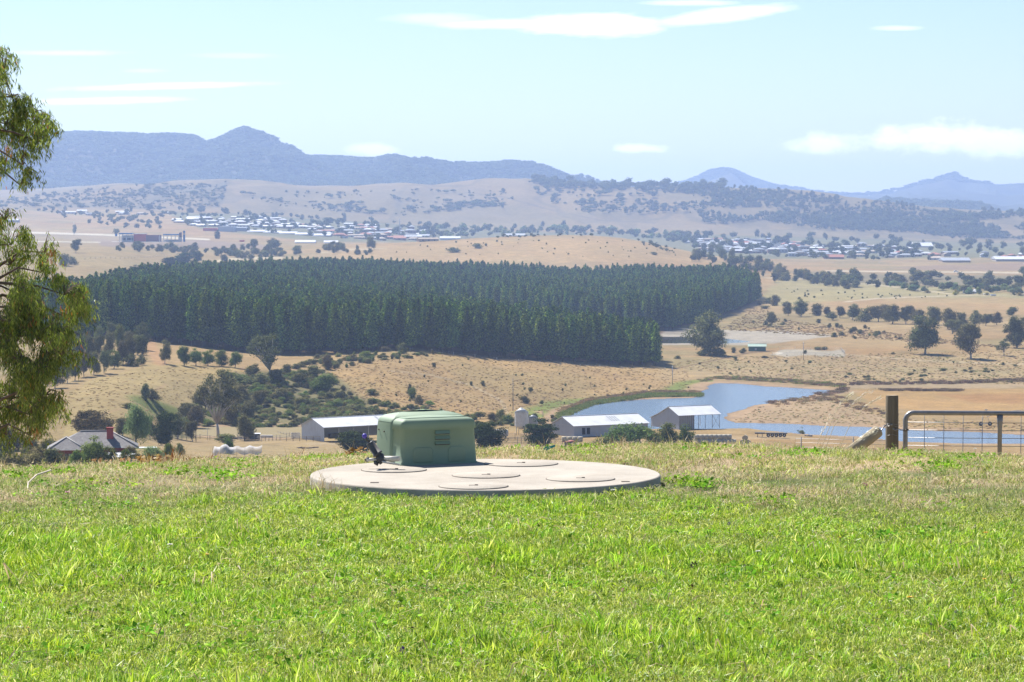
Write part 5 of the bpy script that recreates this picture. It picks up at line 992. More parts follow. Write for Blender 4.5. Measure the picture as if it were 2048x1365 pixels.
far_block('green_roof_hall', 'wide pale hall in the green belt left of the knoll crest', 'hall', 880, 480, 40, 4, 30, HW[1], W_, 0, 2.5); far_block('green_roof_hall', 'long pale blue-roofed hall just behind the knoll crest', 'hall', 1010, 474, 40, 3.5, 30, HW[1], PG, 0, 2)
far_block('white_hall', 'large white roofed hall on the right behind the suburb trees', 'hall', 1826, 495, 40, 3, 36, HW[1], W_, 0, 5); far_block('glasshouse', 'very long pale low building at the right edge of the town', 'building', 1992, 523, 90, 5, 30, HW[0], W_, 0, 3)
far_block('depot', 'blue-grey roofed depot left of the very long pale building', 'building', 1885, 525, 56, 4.5, 30, HW[3], PG, 0, 3); far_block('green_barn', 'small pale green roofed barn in the right of the town', 'barn', 1783, 507, 26, 3, 16, HW[1], mat('roof_palegreen', (.33, .42, .38), .6), 0, 2.5)
far_block('red_roof_block', 'long house with a bright terracotta roof at the near edge of the suburb', 'house', 1648, 518, 40, 4, 14, HW[2], HR['terracotta'], 0, 3)
far_block('hill_farm', 'lone low building at the left edge of the tan rise', 'building', 10, 444, 26, 4, 14, HW[0], PG, 0, 2)
far_block('farm_shed', 'small grey shed with a white roof at the edge of the brown field', 'shed', 1930, 588, 24, 6, 10, WALLG, ROOFW, 0, 1.5)
for x, y, l in ((1968, 590, 'white caravan beside the small grey shed in the far field'), (1982, 592, 'second white caravan further right of the small grey shed')): far_block('caravan', l, 'caravan', x, y, 10, 4, 3, W_, None)
# service station
X, Y, Z, s = hit1(230, 484); e = empty('service_station', (X, Y, Z), 0); tag(e, 'wide service station with blue canopies, white columns and a red shop', 'service station')
def sb(name, x0, x1, y0, y1, dep, m, off=0): b = MB(); b.box(((x0 + x1) / 2 * s, off + dep / 2, (y0 + y1) / 2 * s), ((x1 - x0) * s, dep, abs(y1 - y0) * s)); return b.build(name, m, e)
WP = HW[1]; sb('canopy', 8, 34, 15, 17.5, 14, BLUE); sb('canopy', 96, 128, 13, 15.5, 14, BLUE); sb('shop', 12, 36, 0, 13, 12, WP, 4); sb('shop_front', 37, 61, 0, 15, 14, RED, 3); sb('shop_wing', 61.3, 88, 0, 13.5, 14, MAR, 3.5); sb('fascia', 37.5, 60, 15.1, 16.2, 14, WP, 2.6); sb('blue_panel', 0, 4, 11, 16, 2, BLUE)
for x in (9, 15, 22, 32, 88, 92, 97, 104, 112, 120, 127): sb('column', x, x + 1.2, 0, 15 if x < 40 else 13, 1, WP, -1)
sb('kiosk', 96, 127, 0, 4, 6, WP, 8); sb('sign', 129, 134.5, 0, 19, 1.5, WP, -4); sb('sign', 137, 141, 0, 22, 1.5, BLUE, -4); sb('sign_panel', 129.5, 134, 9, 18, .3, mat('dark_sign', (.15, .08, .08), .6), -4.4); sb('sign_panel', 137.4, 140.6, 14, 18, .3, WP, -4.4); sb('window_band', 13, 34, 3, 8, .2, DARKM, 3.8)
sb('forecourt', -30, 128, -.3, .3, 16, mat('pale_concrete', (.5, .48, .46), .9), -6)
# ------------------------------------------------------------------ the lawn in front
def near_at(px, py, z=60.0):
    for _ in range(8):
        D = (CZ - z) * F / (py - HZ); X = (px - 1024) / F * D; z = float(height(X, D)[0])
    return X, D, z
def tuft(nm, m, n, h, w, rad, bend, rn=(0, 1), fl=1.0):
    vs = []; fs = []; rn_ = []
    for i in range(n):
        a = random.uniform(0, 6.283); r = rad * random.random() ** .5; x, y = r * math.cos(a), r * math.sin(a); hh = random.uniform(*h); ww = random.uniform(*w)
        d = random.uniform(0, 6.283); f = random.uniform(0, 6.283); bx, by = math.cos(d), math.sin(d); k = random.uniform(.15, 1.0) * bend
        wx, wy = math.cos(f) * ww, math.sin(f) * ww; b = len(vs)
        p1 = (x + bx * hh * k * .3, y + by * hh * k * .3, hh * .55 * fl); p2 = (x + bx * hh * k, y + by * hh * k, hh * (1 - .35 * k * k) * fl)
        vs += [(x - wx * .7, y - wy * .7, -.01), (x + wx * .7, y + wy * .7, -.01), (p1[0] + wx, p1[1] + wy, p1[2]), (p1[0] - wx, p1[1] - wy, p1[2]), p2]
        fs += [(b, b + 1, b + 2, b + 3), (b + 3, b + 2, b + 4)]; q = random.uniform(*rn); rn_ += [q, q]
    me = bpy.data.meshes.new(nm); me.from_pydata(vs, [], fs); a = me.attributes.new('rnd', 'FLOAT', 'FACE'); a.data.foreach_set('value', rn_); me.materials.append(m); me.update(); return proto(me)
def leafclump(nm, m, n, size, rad, hgt):
    P = np.stack([RNG.normal(size=n) * rad, RNG.normal(size=n) * rad, RNG.uniform(.2, 1, n) * hgt], 1); s = size * RNG.uniform(.6, 1.2, n)
    U = rdir(n, .35) * s[:, None]; V = np.cross(U, rdir(n, .2) + np.array([0, 0, 1.4])); V = V / np.linalg.norm(V, axis=1)[:, None] * (s * .8)[:, None]
    return proto(quadmesh(nm, P, U, V, m))
GL = leafmat('lawn_lush', [(0, (.08, .17, .01)), (.3, (.22, .38, .02)), (.7, (.40, .57, .04)), (.9, (.58, .68, .13)), (1, (.68, .64, .34))], .5, .05, hue=.05)
GY = leafmat('lawn_yellow', [(0, (.14, .22, .02)), (.4, (.34, .44, .05)), (.8, (.52, .58, .13)), (1, (.72, .68, .38))], .5, .05, hue=.05)
GD = leafmat('lawn_dry', [(0, (.30, .23, .10)), (.4, (.48, .38, .20)), (1, (.70, .60, .40))], .45, .03, hue=.04)
GM = leafmat('lawn_mixed', [(0, (.17, .23, .05)), (.45, (.30, .38, .09)), (.7, (.46, .44, .19)), (1, (.64, .55, .34))], .45, .04, hue=.05)
GW = leafmat('broad_weeds', [(0, (.09, .20, .015)), (.5, (.18, .36, .03)), (1, (.32, .50, .06))], .5, 0, hue=.04)
GR = leafmat('rusty_weeds', [(0, (.16, .08, .03)), (.5, (.32, .19, .06)), (1, (.46, .32, .12))], .35, .02)
TP = [tuft('lush', GL, 34, (.018, .048), (.0014, .0026), .085, 1.1) for _ in range(4)] + [tuft('yel', GY, 34, (.016, .042), (.0013, .0025), .085, 1.2) for _ in range(3)] \
   + [tuft('mix', GM, 30, (.016, .042), (.0013, .0024), .085, 1.3) for _ in range(3)] + [tuft('dry', GD, 26, (.014, .045), (.0012, .0024), .085, 1.5) for _ in range(2)] \
   + [tuft('tall', GL, 10, (.05, .085), (.002, .0036), .05, .9) for _ in range(2)] + [tuft('wide', GY, 7, (.04, .07), (.003, .0045), .06, 1.4) for _ in range(1)] + [tuft('fleck', GD, 3, (.04, .09), (.002, .0038), .06, 2.2, (.3, 1)) for _ in range(2)]
TZ = 60.06; TCY = (CZ - TZ) * F / (947.5 - HZ); TCX = (971 - 1024) / F * TCY; TR = 350 / F * TCY     # the round concrete tank
def lawnpts(n, y0, y1):
    Y = RNG.uniform(y0, y1, n * 2); X = RNG.uniform(-1, 1, n * 2) * (1120 / F * y1 + 2.8); k = np.abs(X) < (1120 / F * Y + 2.8); X = X[k][:n]; Y = Y[k][:n]
    k = (np.hypot(X - TCX, Y - TCY) > TR + .01); return X[k], Y[k]
def lushness(X, Y):
    v = fbm(X / 1.1, Y / 1.1, 3, 201); v2 = fbm(X / .35, Y / .35, 3, 205); px = 1024 + X * F / Y
    edge = np.interp(px, [-400, 100, 400, 700, 1250, 1500, 1800, 2500], [19.4, 19.2, 20.2, 20.8, 21.0, 19.9, 19.2, 19.2])
    return edge, v, v2
def lawn(n, y0, y1, sc_):
    X, Y = lawnpts(n, y0, y1); edge, v, v2 = lushness(X, Y); d = Y - edge + (v - .5) * 3.0; r = RNG.random(len(X)); idx = np.zeros(len(X), int)
    lush = d < 0
    pick = lambda lo, hi: RNG.integers(lo, hi, len(X))
    idx = np.where(lush, np.where(v2 * .6 + v * .5 + (r - .5) * .35 > .55, pick(0, 4), np.where(r < .93, pick(4, 7), pick(7, 10))), np.where(r + (v2 - .5) * 2.2 < .52, pick(7, 10), np.where(r < .88, pick(10, 12), pick(4, 7))))
    r2 = RNG.random(len(X)); idx = np.where(lush & (r2 < .03 + .16 * sstep(.5, .7, v2)), pick(12, 14), idx); idx = np.where(lush & (r2 > .985), 14, idx); idx = np.where(r2 > .962, pick(15, 17), idx)
    idx = np.where((d > -1.2) & (d < .6) & (RNG.random(len(X)) < .4), pick(7, 10), idx)
    bare = (d > .8) & (fbm(X / .45, Y / .9, 3, 230) > .54); keep = ~bare | (RNG.random(len(X)) < .18)
    near_t = np.hypot(X - TCX, Y - TCY) < TR + .35; keep &= ~(near_t & (Y > TCY - .4) & (RNG.random(len(X)) < .7))
    v3 = fbm(X / .16, Y / .22, 2, 207); hs = np.where(lush, (.30 + .6 * v2 + 1.1 * v3 ** 1.5) * (.65 + 1.0 * sstep(.42, .68, v)), .40 + .5 * v2 + .4 * v3) * RNG.uniform(.8, 1.2, len(X)); hs = hs * (1.0 + .45 * sstep(17, 12, Y)); hs = np.where(near_t, hs * .8, hs)
    k = keep; X, Y, idx, hs = X[k], Y[k], idx[k], hs[k]; Z = height(X, Y)
    wv = sc_ * RNG.uniform(.9, 1.3, len(X)); rt = rotz(len(X)); rt[:, :2] = RNG.normal(size=(len(X), 2)) * .24
    return np.stack([X, Y, Z], 1), rt, np.stack([wv, wv, hs], 1), idx
A = [lawn(29000, 10.2, 15, 1.0), lawn(29000, 15, 21, 1.1), lawn(22000, 21, 28.6, 1.25)]
scatter('grass', np.concatenate([a[0] for a in A]), np.concatenate([a[1] for a in A]), np.concatenate([a[2] for a in A]), np.concatenate([a[3] for a in A]), TP, 'short bright green lawn turning patchy and dry towards the crest of the hill')
# broad-leaved weeds in patches near the crest
WPR = [leafclump('weed', GW, 22, .017, .07, .05) for _ in range(3)] + [leafclump('weed', GR, 26, .03, .08, .12)] + [tuft('stalk', GR, 14, (.08, .2), (.003, .006), .07, .7)] + [tuft('stalk', GD, 10, (.1, .24), (.002, .004), .06, .9)]
pts = []; idx = []; scl = []
def patch(px, py, rx, ry, n, ch, s=(.7, 1.3)):
    for _ in range(n):
        a = random.gauss(0, .5); b = random.gauss(0, .5); x, y, z = near_at(px + a * rx, min(py + b * ry, 1360))
        if y < 8 or y > 30.5 or math.hypot(x - TCX, y - TCY) < TR + .06: continue
        q = random.uniform(*s); pts.append((x, y, z)); idx.append(random.choice(ch)); scl.append((q, q, q * random.uniform(.7, 1.2)))
G3 = [0, 1, 2]
for px, py, rx, ry, n in [(60, 950, 80, 8, 14), (290, 938, 50, 6, 8), (345, 946, 60, 6, 8), (440, 926, 70, 8, 16), (462, 952, 50, 10, 16), (205, 1014, 60, 9, 12), (180, 978, 40, 8, 8), (90, 996, 60, 6, 8), (1010, 899, 70, 5, 12), (1180, 908, 50, 7, 9), (1392, 904, 50, 7, 12),
                         (1380, 968, 50, 7, 12), (1412, 974, 26, 5, 9), (1490, 896, 70, 5, 12), (1622, 910, 70, 5, 12), (1900, 938, 110, 8, 24), (1960, 921, 60, 6, 12), (1850, 910, 70, 6, 12), (1180, 898, 40, 5, 8), (640, 916, 70, 6, 14), (560, 912, 60, 5, 10), (700, 912, 50, 4, 6), (1560, 920, 90, 12, 8), (1050, 1040, 500, 60, 16), (400, 1110, 400, 90, 14), (1600, 1080, 400, 70, 14), (1830, 1080, 60, 14, 10),
                         (290, 1165, 90, 18, 12), (700, 1100, 700, 60, 50), (1100, 1230, 800, 90, 90), (500, 1290, 500, 60, 40), (1500, 1010, 500, 30, 20), (870, 1200, 100, 24, 12), (1480, 1150, 60, 18, 8), (260, 1250, 160, 30, 10), (1200, 1310, 300, 40, 10)]: patch(px, py, rx * 1.2, ry * 1.5, int(n * 1.3), G3, (.5, 1.2))
for px, py, rx, ry, n in [(470, 914, 130, 3.5, 40), (600, 914, 120, 3, 36), (360, 924, 90, 4, 22), (690, 908, 60, 3, 14), (280, 930, 60, 4, 12)]: patch(px, py, rx, ry, n, [3, 4, 4, 5], (.6, 1.1))
for px, py, rx, ry, n in [(1100, 899, 500, 6, 60), (1700, 900, 500, 5, 60), (250, 935, 300, 8, 50), (780, 910, 300, 5, 30), (1300, 930, 60, 20, 22), (640, 985, 60, 6, 14)]: patch(px, py, rx, ry, n, [5], (.4, .8))
pts = np.array(pts); rt = rotz(len(pts)); scatter('weeds', pts, rt, np.array(scl), np.array(idx), WPR, 'leafy green weeds and rusty dry stalks in patches along the edge of the lawn', 'weeds')
# ------------------------------------------------------------------ the concrete tank
CONC = mat('pale_concrete_top', (.36, .325, .275), .9, var=.15, scale=2.2, bump=.3, bscale=60, dirt=(.25, .21, .17), dirt_amt=.8); CONS = mat('stained_concrete_side', (.38, .34, .29), .9, var=.2, scale=5, dirt=(.28, .23, .18), dirt_amt=.6)
GAP = mat('shadow_gap', (.12, .10, .085), .95, var=.2)
e = empty('concrete_tank', (TCX, TCY, TZ)); tag(e, 'round pale concrete tank top set flush in the lawn with five round lids', 'tank')
b = MB(); b.lathe([(TR - .002, -.35), (TR, -.012), (TR - .004, -.004), (TR - .012, 0)], 128, mi=0, cap0=False, cap1=False); b.add([((TR - .012) * math.cos(2 * math.pi * k / 128), (TR - .012) * math.sin(2 * math.pi * k / 128), 0) for k in range(128)], [tuple(range(128))], 1)
b.build('slab', [CONS, CONC], e)
for px, py, r in ((788, 940.5, .245), (1042, 928, .285), (972, 951.5, .25), (1161, 958.5, .25), (947, 973.2, .245)):
    D = (CZ - TZ) * F / (py - HZ); x = (px - 1024) / F * D - TCX; y = D - TCY
    b = MB(); b.lathe([(r + .006, .001), (r + .006, .003), (r - .004, .003)], 64, (x, y, 0), cap0=False, cap1=False); g = b.build('lid_gap', GAP, e)
    b = MB(); b.lathe([(r, .001), (r, .005), (r - .004, .007), (0.01, .008)], 64, (x, y, 0), cap0=False); ld = b.build('lid', CONC, e)
    b = MB(); b.box((x, y, .0085), (.065, .022, .003)); b.lathe([(.012, .009), (.012, .014)], 10, (x + .02, y, 0)); b.build('lid_handle', GAP, ld)
for px, py in ((749, 966), (1251, 964)):
    D = (CZ - TZ) * F / (py - HZ); b = MB(); b.box(((px - 1024) / F * D - TCX, D - TCY, .002), (.06, .045, .004)); b.build('lifting_socket', GAP, e)
# a strip of grit and torn plastic at the front edge
x, y, z = near_at(873, 986); b = MB()
for k in range(14): b.box((random.uniform(-.28, .28), random.uniform(-.03, .03), random.uniform(.012, .03)), (random.uniform(.03, .09), .02, .02), random.random() * 3)
tag(b.build('black_plastic', mat('black_plastic', (.02, .02, .022), .6), None, (TCX - .34, TCY - TR - .05, 59.97)), 'scraps of torn black plastic along the front edge of the concrete', 'plastic')
# ------------------------------------------------------------------ the green pump housing
GREEN = mat('green_plastic', (.215, .285, .20), .6, var=.08, scale=2, spec=.3, dirt=(.27, .325, .25), dirt_amt=.6)
D = (CZ - TZ) * F / (932 - HZ); hx = (803 - 1024) / F * D; hy = D; TH = R(27)
e = empty('pump_housing', (hx, hy, TZ), TH); tag(e, 'dark green moulded plastic pump housing with louvres standing on the round concrete', 'housing')
HWD, HDP = .655, .44
def rring(x0, x1, y0, y1, z, r, n=6, arch=0.0, zf=None):
    vs = []
    for cx, cy, a0 in ((x1 - r, y1 - r, 0), (x0 + r, y1 - r, 90), (x0 + r, y0 + r, 180), (x1 - r, y0 + r, 270)):
        for k in range(n + 1):
            a = R(a0 + 90 * k / n); x = cx + r * math.cos(a); y = cy + r * math.sin(a); u_ = (x - HWD / 2) / (HWD / 2 + .004)
            vs.append((x, y, z + arch * (1 - u_ * u_)))
    return vs
def shell(b, rings):
    n = len(rings[0]); vs = [p for r in rings for p in r]; fs = []
    for i in range(len(rings) - 1):
        for k in range(n): k2 = (k + 1) % n; fs.append((i * n + k, i * n + k2, (i + 1) * n + k2, (i + 1) * n + k))
    b.add(vs, fs, 0, True)
def domed(b, x0, x1, y0, y1, z, arch, r, ins=.03):
    """top closed by shrinking rings"""
    rs = [rring(x0, x1, y0, y1, z, r, arch=arch * 0)]
    for i, (dz, q) in enumerate(((.010, .003), (.020, .010), (.027, .022), (.031, .040))): rs.append(rring(x0 + q, x1 - q, y0 + q, y1 - q, z + dz, max(r - q * .5, .01), arch=arch * (i + 1) / 4))
    for q in (.07, .11, .14): rs.append(rring(x0 + q, x1 - q, y0 + q, y1 - q, z + .032, max(r - .02, .01), arch=arch))
    shell(b, rs); last = rs[-1]; c = (sum(p[0] for p in last) / len(last), sum(p[1] for p in last) / len(last), z + .033 + arch); bb = len(b.v); b.v += [c] + last; n = len(last)
    for k in range(n): b.f.append((bb, bb + 1 + k, bb + 1 + (k + 1) % n)); b.m.append(0); b.sm.append(True)
b = MB(); tp = .012
shell(b, [rring(-.010, HWD + .010, -.010, HDP + .006, 0, .035), rring(-.010, HWD + .010, -.010, HDP + .006, .008, .035), rring(-.002, HWD + .002, -.002, HDP, .012, .035), rring(tp, HWD - tp, tp, HDP, .268, .032), rring(tp * .1, HWD - tp * .1, tp * .0, HDP, .274, .034), rring(tp * .5, HWD - tp * .5, tp * .5, HDP, .316, .034)])
domed(b, tp * .5, HWD - tp * .5, tp * .5, HDP, .316, .022, .034); b.build('body', GREEN, e)
b = MB(); y0 = .17
shell(b, [rring(-.016, HWD + .016, y0, HDP + .03, 0, .03), rring(-.006, HWD + .006, y0, HDP + .02, .29, .03), rring(-.003, HWD + .003, y0, HDP + .018, .318, .03)])
domed(b, -.003, HWD + .003, y0, HDP + .018, .322, .056, .03); b.build('hood', GREEN, e)
b = MB(); shell(b, [rring(.06, HWD - .06, .06, .20, .335, .02, arch=.016), rring(.065, HWD - .065, .065, .20, .350, .02, arch=.026)]); q_ = rring(.065, HWD - .065, .065, .20, .350, .02, arch=.026); b.add(q_, [tuple(range(len(q_)))], 0, False); b.build('top_rib', GREEN, e)
LV = mat('louvre_green', (.20, .28, .20), .55, var=.05); vx = .29
for k, z in enumerate((.236, .195, .154)):
    b = MB(); y_ = tp * .7 * z / .272 - .001
    v = [(vx, y_, z + .024), (vx + .125, y_, z + .024), (vx + .125, y_ - .018, z + .001), (vx, y_ - .018, z + .001), (vx, y_, z - .001), (vx + .125, y_, z - .001)]
    b.add(v, [(3, 2, 1, 0), (0, 4, 3), (1, 2, 5)]); lo = b.build('louvre', LV, e); b = MB(); b.box((vx + .0625, y_ - .003, z - .003), (.121, .005, .005)); b.build('slot', GAP, lo)
b = MB()
for x0, x1 in ((.10, .27), (.40, .55)):
    pr_ = [(x0, .02), (x1, .02), (x1, .115), (x1 - .02, .135), (x0 + .02, .135), (x0, .115)]; v = [(x, -.001 + .008 * z / .272, z) for x, z in pr_]; v2 = [(x + (.006 if x < (x0 + x1) / 2 else -.006), y - .006, z - .004 if z > .05 else z) for x, y, z in v]
    b.add(v + v2, [tuple(range(6, 12))] + [(i, (i + 1) % 6, 6 + (i + 1) % 6, 6 + i) for i in range(6)], 0, False)
bevel(b.build('moulded_panel', GREEN, e), .003, 2)
for y, z in ((.30, .245), (.40, .255), (.30, .065), (.40, .075)):
    b = MB(); b.tube([(-.016 + z * .03, y, z), (-.024 + z * .03, y, z)], .0055, 8); b.build('bolt', GAP, e)
# pipes beside it
def tp_(px, py, D): return Vector(((px - 1024) / F * D, D, CZ - (py - HZ) / F * D))
WPV = mat('white_pvc', (.58, .55, .48), .5, var=.1, scale=12, dirt=(.35, .28, .2)); GPV = mat('dark_pvc', (.075, .075, .08), .5, var=.2, scale=15, dirt=(.16, .14, .12)); PUR = mat('purple_cap', (.10, .07, .42), .4)
o0 = tp_(775, 926, 22.0); e = empty('pipe_fitting', o0); tag(e, 'dark filter fitting with a purple cap tilted over a white pipe beside the green housing', 'pipe fitting')
def rel(px, py, D=22.0): return tp_(px, py, D) - o0
b = MB(); b.tube([rel(799, 918, 21.95), rel(764, 918)], .021, 14); b.build('white_pipe', WPV, e); b = MB(); b.tube([rel(754, 919), rel(733, 920.5)], .013, 12); b.tube([rel(799, 930, 21.9), rel(770, 925, 21.95), rel(758, 922)], .008, 8); b.build('white_pipe', WPV, e)
a0, a1 = rel(765, 922), rel(739, 885); dv = (a1 - a0)
b = MB(); b.tube([a0 - dv * .08, a0 + dv * .28], .034, 16); b.tube([a0 + dv * .22, a0 + dv * .36], .028, 16); b.build('elbow', GPV, e)
b = MB(); b.tube([a0 + dv * .34, a0 + dv * .42, a0 + dv * .42, a0 + dv * .97, a0 + dv], [.040, .040, .034, .031, .026], 18); b.build('filter', GPV, e)
b = MB(); b.tube([a1 - dv * .02, rel(731, 874)], .010, 10); b.build('valve_stem', GPV, e)
b = MB(); c_ = rel(729, 872.5); b.lathe([(.004, -.019), (.014, -.015), (.019, -.004), (.018, .008), (.010, .017), (.003, .019)], 16, tuple(c_)); b.build('purple_cap', PUR, e)
b = MB(); b.tube([rel(751, 922), rel(751, 926), rel(757, 929)], .016, 10); b.tube([rel(737, 915), rel(731, 920), rel(735, 925)], .007, 8); b.build('clamp', GPV, e)
# ------------------------------------------------------------------ things lying on the grass
x, y, z = near_at(1100, 906); b = MB(); b.add([(-.06, 0, 0), (-.01, -.012, .0), (.05, .02, .02), (.045, .03, .035), (0, .02, .022), (-.04, .01, .018), (-.03, .01, -.02)], [(0, 6, 1, 2, 3, 4, 5)]); b.tube([(-.05, 0, 0), (-.045, 0, -.04)], .003, 5)
o = b.build('cloth_scrap', mat('turquoise_cloth', (.03, .30, .28), .8), None, (x, y, z + .04)); tag(o, 'small turquoise scrap caught in the grass behind the concrete tank', 'scrap')
x, y, z = near_at(60, 985); b = MB(); b.tube([(.08, .45, .12), (.0, .3, .10), (-.03, .1, .06), (0, -.1, .03), (.08, -.25, .01)], [.006, .006, .005, .005, .004], 6); tag(b.build('dead_stem', mat('bleached_stem', (.6, .52, .42), .8), None, (x, y, z)), 'bleached bent stem lying on the grass under the weeping tree', 'stem')
x, y, z = near_at(1253, 932); b = MB(); [b.box((random.uniform(-.03, .03), random.uniform(-.02, .02), random.uniform(.0, .02)), (.03, .025, .02), random.random() * 3) for _ in range(7)]; tag(bevel(b.build('clod', mat('brown_clod', (.20, .12, .07), .95, var=.3), None, (x, y, z)), .01), 'brown clod of earth on the dry patch right of the concrete tank', 'clod')
STEM = mat('flower_stem', (.10, .18, .03), .7)
def flower(name, px, py, c, label, r=.012, h=.09, round_=False):
    x, y, z = near_at(px, py + 8); e = empty(name, (x, y, z)); tag(e, label, 'flower', (label[5:].replace('head', 'heads').replace('flower ', 'flowers ') if label.startswith('tiny') and name == 'meadow_flower' else None))
    b = MB(); b.tube([(0, 0, 0), (.004, 0, h * .6), (0, 0, h)], .0014, 5); b.build('stem', STEM, e); b = MB()
    if round_:
        for k in range(40):
            a = random.uniform(0, 6.28); t_ = math.acos(random.uniform(-.6, 1)); d = Vector((math.sin(t_) * math.cos(a), math.sin(t_) * math.sin(a), math.cos(t_))); p_ = Vector((0, 0, h)) + d * r * .5; w_ = d.cross(Vector((.3, .5, .8))).normalized() * r * .16
            b.add([p_ - w_, p_ + w_, p_ + d * r * .7], [(0, 1, 2)])
    else:
        for k in range(22):
            a = k * .9; t_ = .9 + .35 * (k % 2); d = Vector((math.sin(t_) * math.cos(a), math.sin(t_) * math.sin(a), math.cos(t_) * .7)); p_ = Vector((0, 0, h)); w_ = d.cross(Vector((0, 0, 1))).normalized() * r * .25
            b.add([p_, p_ + d * r * .7 - w_, p_ + d * r * 1.2, p_ + d * r * .7 + w_], [(0, 1, 2, 3)])
    b.build('flower_head', c, e)
VIO = mat('violet_petals', (.16, .05, .30), .7); DPV = mat('dark_purple_petals', (.07, .02, .07), .8); YEL = mat('yellow_petals', (.75, .42, .02), .6); PNK = mat('pink_petals', (.60, .28, .40), .7); BRN = mat('brown_seed', (.14, .07, .05), .9); WHT = mat('white_petals', (.7, .68, .62), .7)
for px, py, c, l, r, rd in [(1458, 1068, VIO, 'violet clover head alone in the upper right part of the lawn', .012, True), (1388, 1155, DPV, 'large dark purple clover head in the right half of the lawn', .02, True), (1381, 1200, BRN, 'brown withered head just below the large dark purple one', .016, True),
        (1397, 1268, DPV, 'small dark head in the lawn beside a long pale blade', .010, True), (825, 1287, DPV, 'small plum coloured head low in the middle of the lawn', .010, True), (805, 1332, VIO, 'violet flower close to the bottom edge of the lawn', .014, True), (287, 1165, BRN, 'brown withered head standing in the left of the lawn', .014, True),
        (1972, 1087, YEL, 'yellow dandelion at the far right of the lawn', .014, False), (1820, 1222, YEL, 'yellow dandelion lower down in the right part of the lawn', .015, False), (1969, 1184, YEL, 'half closed yellow dandelion between the other two on the right', .011, False), (1680, 1096, YEL, 'tiny yellow flower in the middle right of the lawn', .008, False), (414, 1132, YEL, 'small yellow-green flower in the left of the lawn', .010, False),
        (135, 1003, PNK, 'pink flower at the edge of the dry grass on the left', .017, False), (1245, 1206, PNK, 'faded pink clover in the middle of the lawn', .011, True), (1730, 986, PNK, 'small pink flower far back on the right', .014, True), (1516, 1126, WHT, 'white scrap-like petal on the right half of the lawn', .014, False), (1226, 998, WHT, 'white flower just in front of the concrete tank', .016, False), (340, 1112, WHT, 'white flower tuft in the left of the lawn', .015, False), (1950, 884 + 24, WHT, 'white flower near the gate', .014, False)]:
    flower('wild_flower', px, py, c, l, r * 1.25, .085, rd)
rf_ = random.Random(5)
for k in range(26):
    c_i = rf_.choice([0, 0, 1, 2, 3]); cm_, cl_ = [(VIO, 'tiny violet clover head among the grass'), (PNK, 'tiny pink clover head among the grass'), (YEL, 'tiny yellow flower among the grass'), (WHT, 'tiny white flower among the grass')][c_i]
    flower('meadow_flower', rf_.uniform(20, 2030), rf_.uniform(1010, 1350), cm_, cl_, .008, .07, c_i < 2)
# ------------------------------------------------------------------ gate, post and strainer
POST = mat('weathered_post', (.175, .152, .115), .92, var=.28, scale=3.0, bump=.7, bscale=14, stretch=(9, 9, .6), dirt=(.09, .075, .06), dirt_amt=.8); POSTE = mat('post_end_grain', (.27, .21, .14), .9, var=.2, scale=30); GP_ = mat('gate_pipe', (.24, .24, .25), .42, .6, var=.15, scale=20)
def gpt(px, py, D=30.0): return tp_(px, py, D)
gz0 = float(height(gpt(1785, 900).x, 30.0)[0]); top = gpt(1784, 791); e = empty('gate_post', (top.x, 30, gz0)); tag(e, 'thick round weathered timber gate post', 'post')
hp_ = top.z - gz0; b = MB(); b.lathe([(.069, -.3), (.068, hp_ * .5), (.066, hp_ - .012), (.061, hp_)], 24, mi=0, cap0=False, cap1=False); b.add([(.061 * math.cos(k * math.pi / 12), .061 * math.sin(k * math.pi / 12), hp_) for k in range(24)], [tuple(range(24))], 1); b.build('post', [POST, POSTE], e)
def pr2(px, py, D=29.93): q = gpt(px, py, D); return q - Vector((top.x, 30, gz0))
b = MB(); b.tube([pr2(1772, 850, 29.94), pr2(1776, 849), pr2(1786, 848.5), pr2(1796, 850, 29.94)], .003, 5); b.tube([pr2(1773, 853, 29.94), pr2(1785, 852), pr2(1797, 854, 29.94)], .003, 5); b.tube([pr2(1773, 872, 29.94), pr2(1784, 869), pr2(1797, 873, 29.94)], .0025, 5)
b.tube([pr2(1783, 848), pr2(1783, 852)], .010, 8); b.tube([pr2(1789, 857), pr2(1785, 858), pr2(1790, 861), pr2(1797, 858.5)], .007, 6); b.build('wire_tie', GP_, e)
# chain from post to gate
e = empty('gate_chain', gpt(1798, 858, 29.95)); tag(e, 'short rusty chain looped between the thick post and the gate', 'chain'); c0 = gpt(1798, 858, 29.95); ch_ = MB(); nL = 7
for k in range(nL):
    p_ = gpt(1797 + 15 * (k + .5) / nL, 858.5 + 2.2 * math.sin(math.pi * (k + .5) / nL), 29.95) - c0; up = Vector((0, .007, 0)) if k % 2 else Vector((0, 0, .007)); dx = Vector((.009, 0, 0))
    ch_.tube([p_ + dx * math.cos(a) * 1.0 + up * math.sin(a) for a in np.linspace(0, 2 * math.pi, 9)], .002, 5, caps=False)
ch_.build('links', mat('chain_steel', (.12, .10, .085), .6, .6, var=.3), e)
# leaning strainer log
la = gpt(1702, 905, 29.6); lb = gpt(1757, 862, 29.75); e = empty('strainer_log', la); tag(e, 'short weathered log leaning at a slant beside the gate post, bolt in its end', 'log')
v_ = lb - la; b = MB(); b.tube([-v_ * .25, v_ * .5, v_ * .97, v_], [.066, .064, .063, .058], 20); l_ = b.build('log', POSTE, e); l_.data.materials[0] = mat('log_bark', (.32, .27, .19), .85, var=.15, scale=3, bump=.2, bscale=20, dirt=(.20, .165, .11), dirt_amt=.5)
b = MB(); b.tube([v_ * .98 + Vector((.02, -.02, -.01)), gpt(1768, 853, 29.9) - la, gpt(1774, 850, 29.93) - la], .007, 6); b.build('bolt', GP_, e)
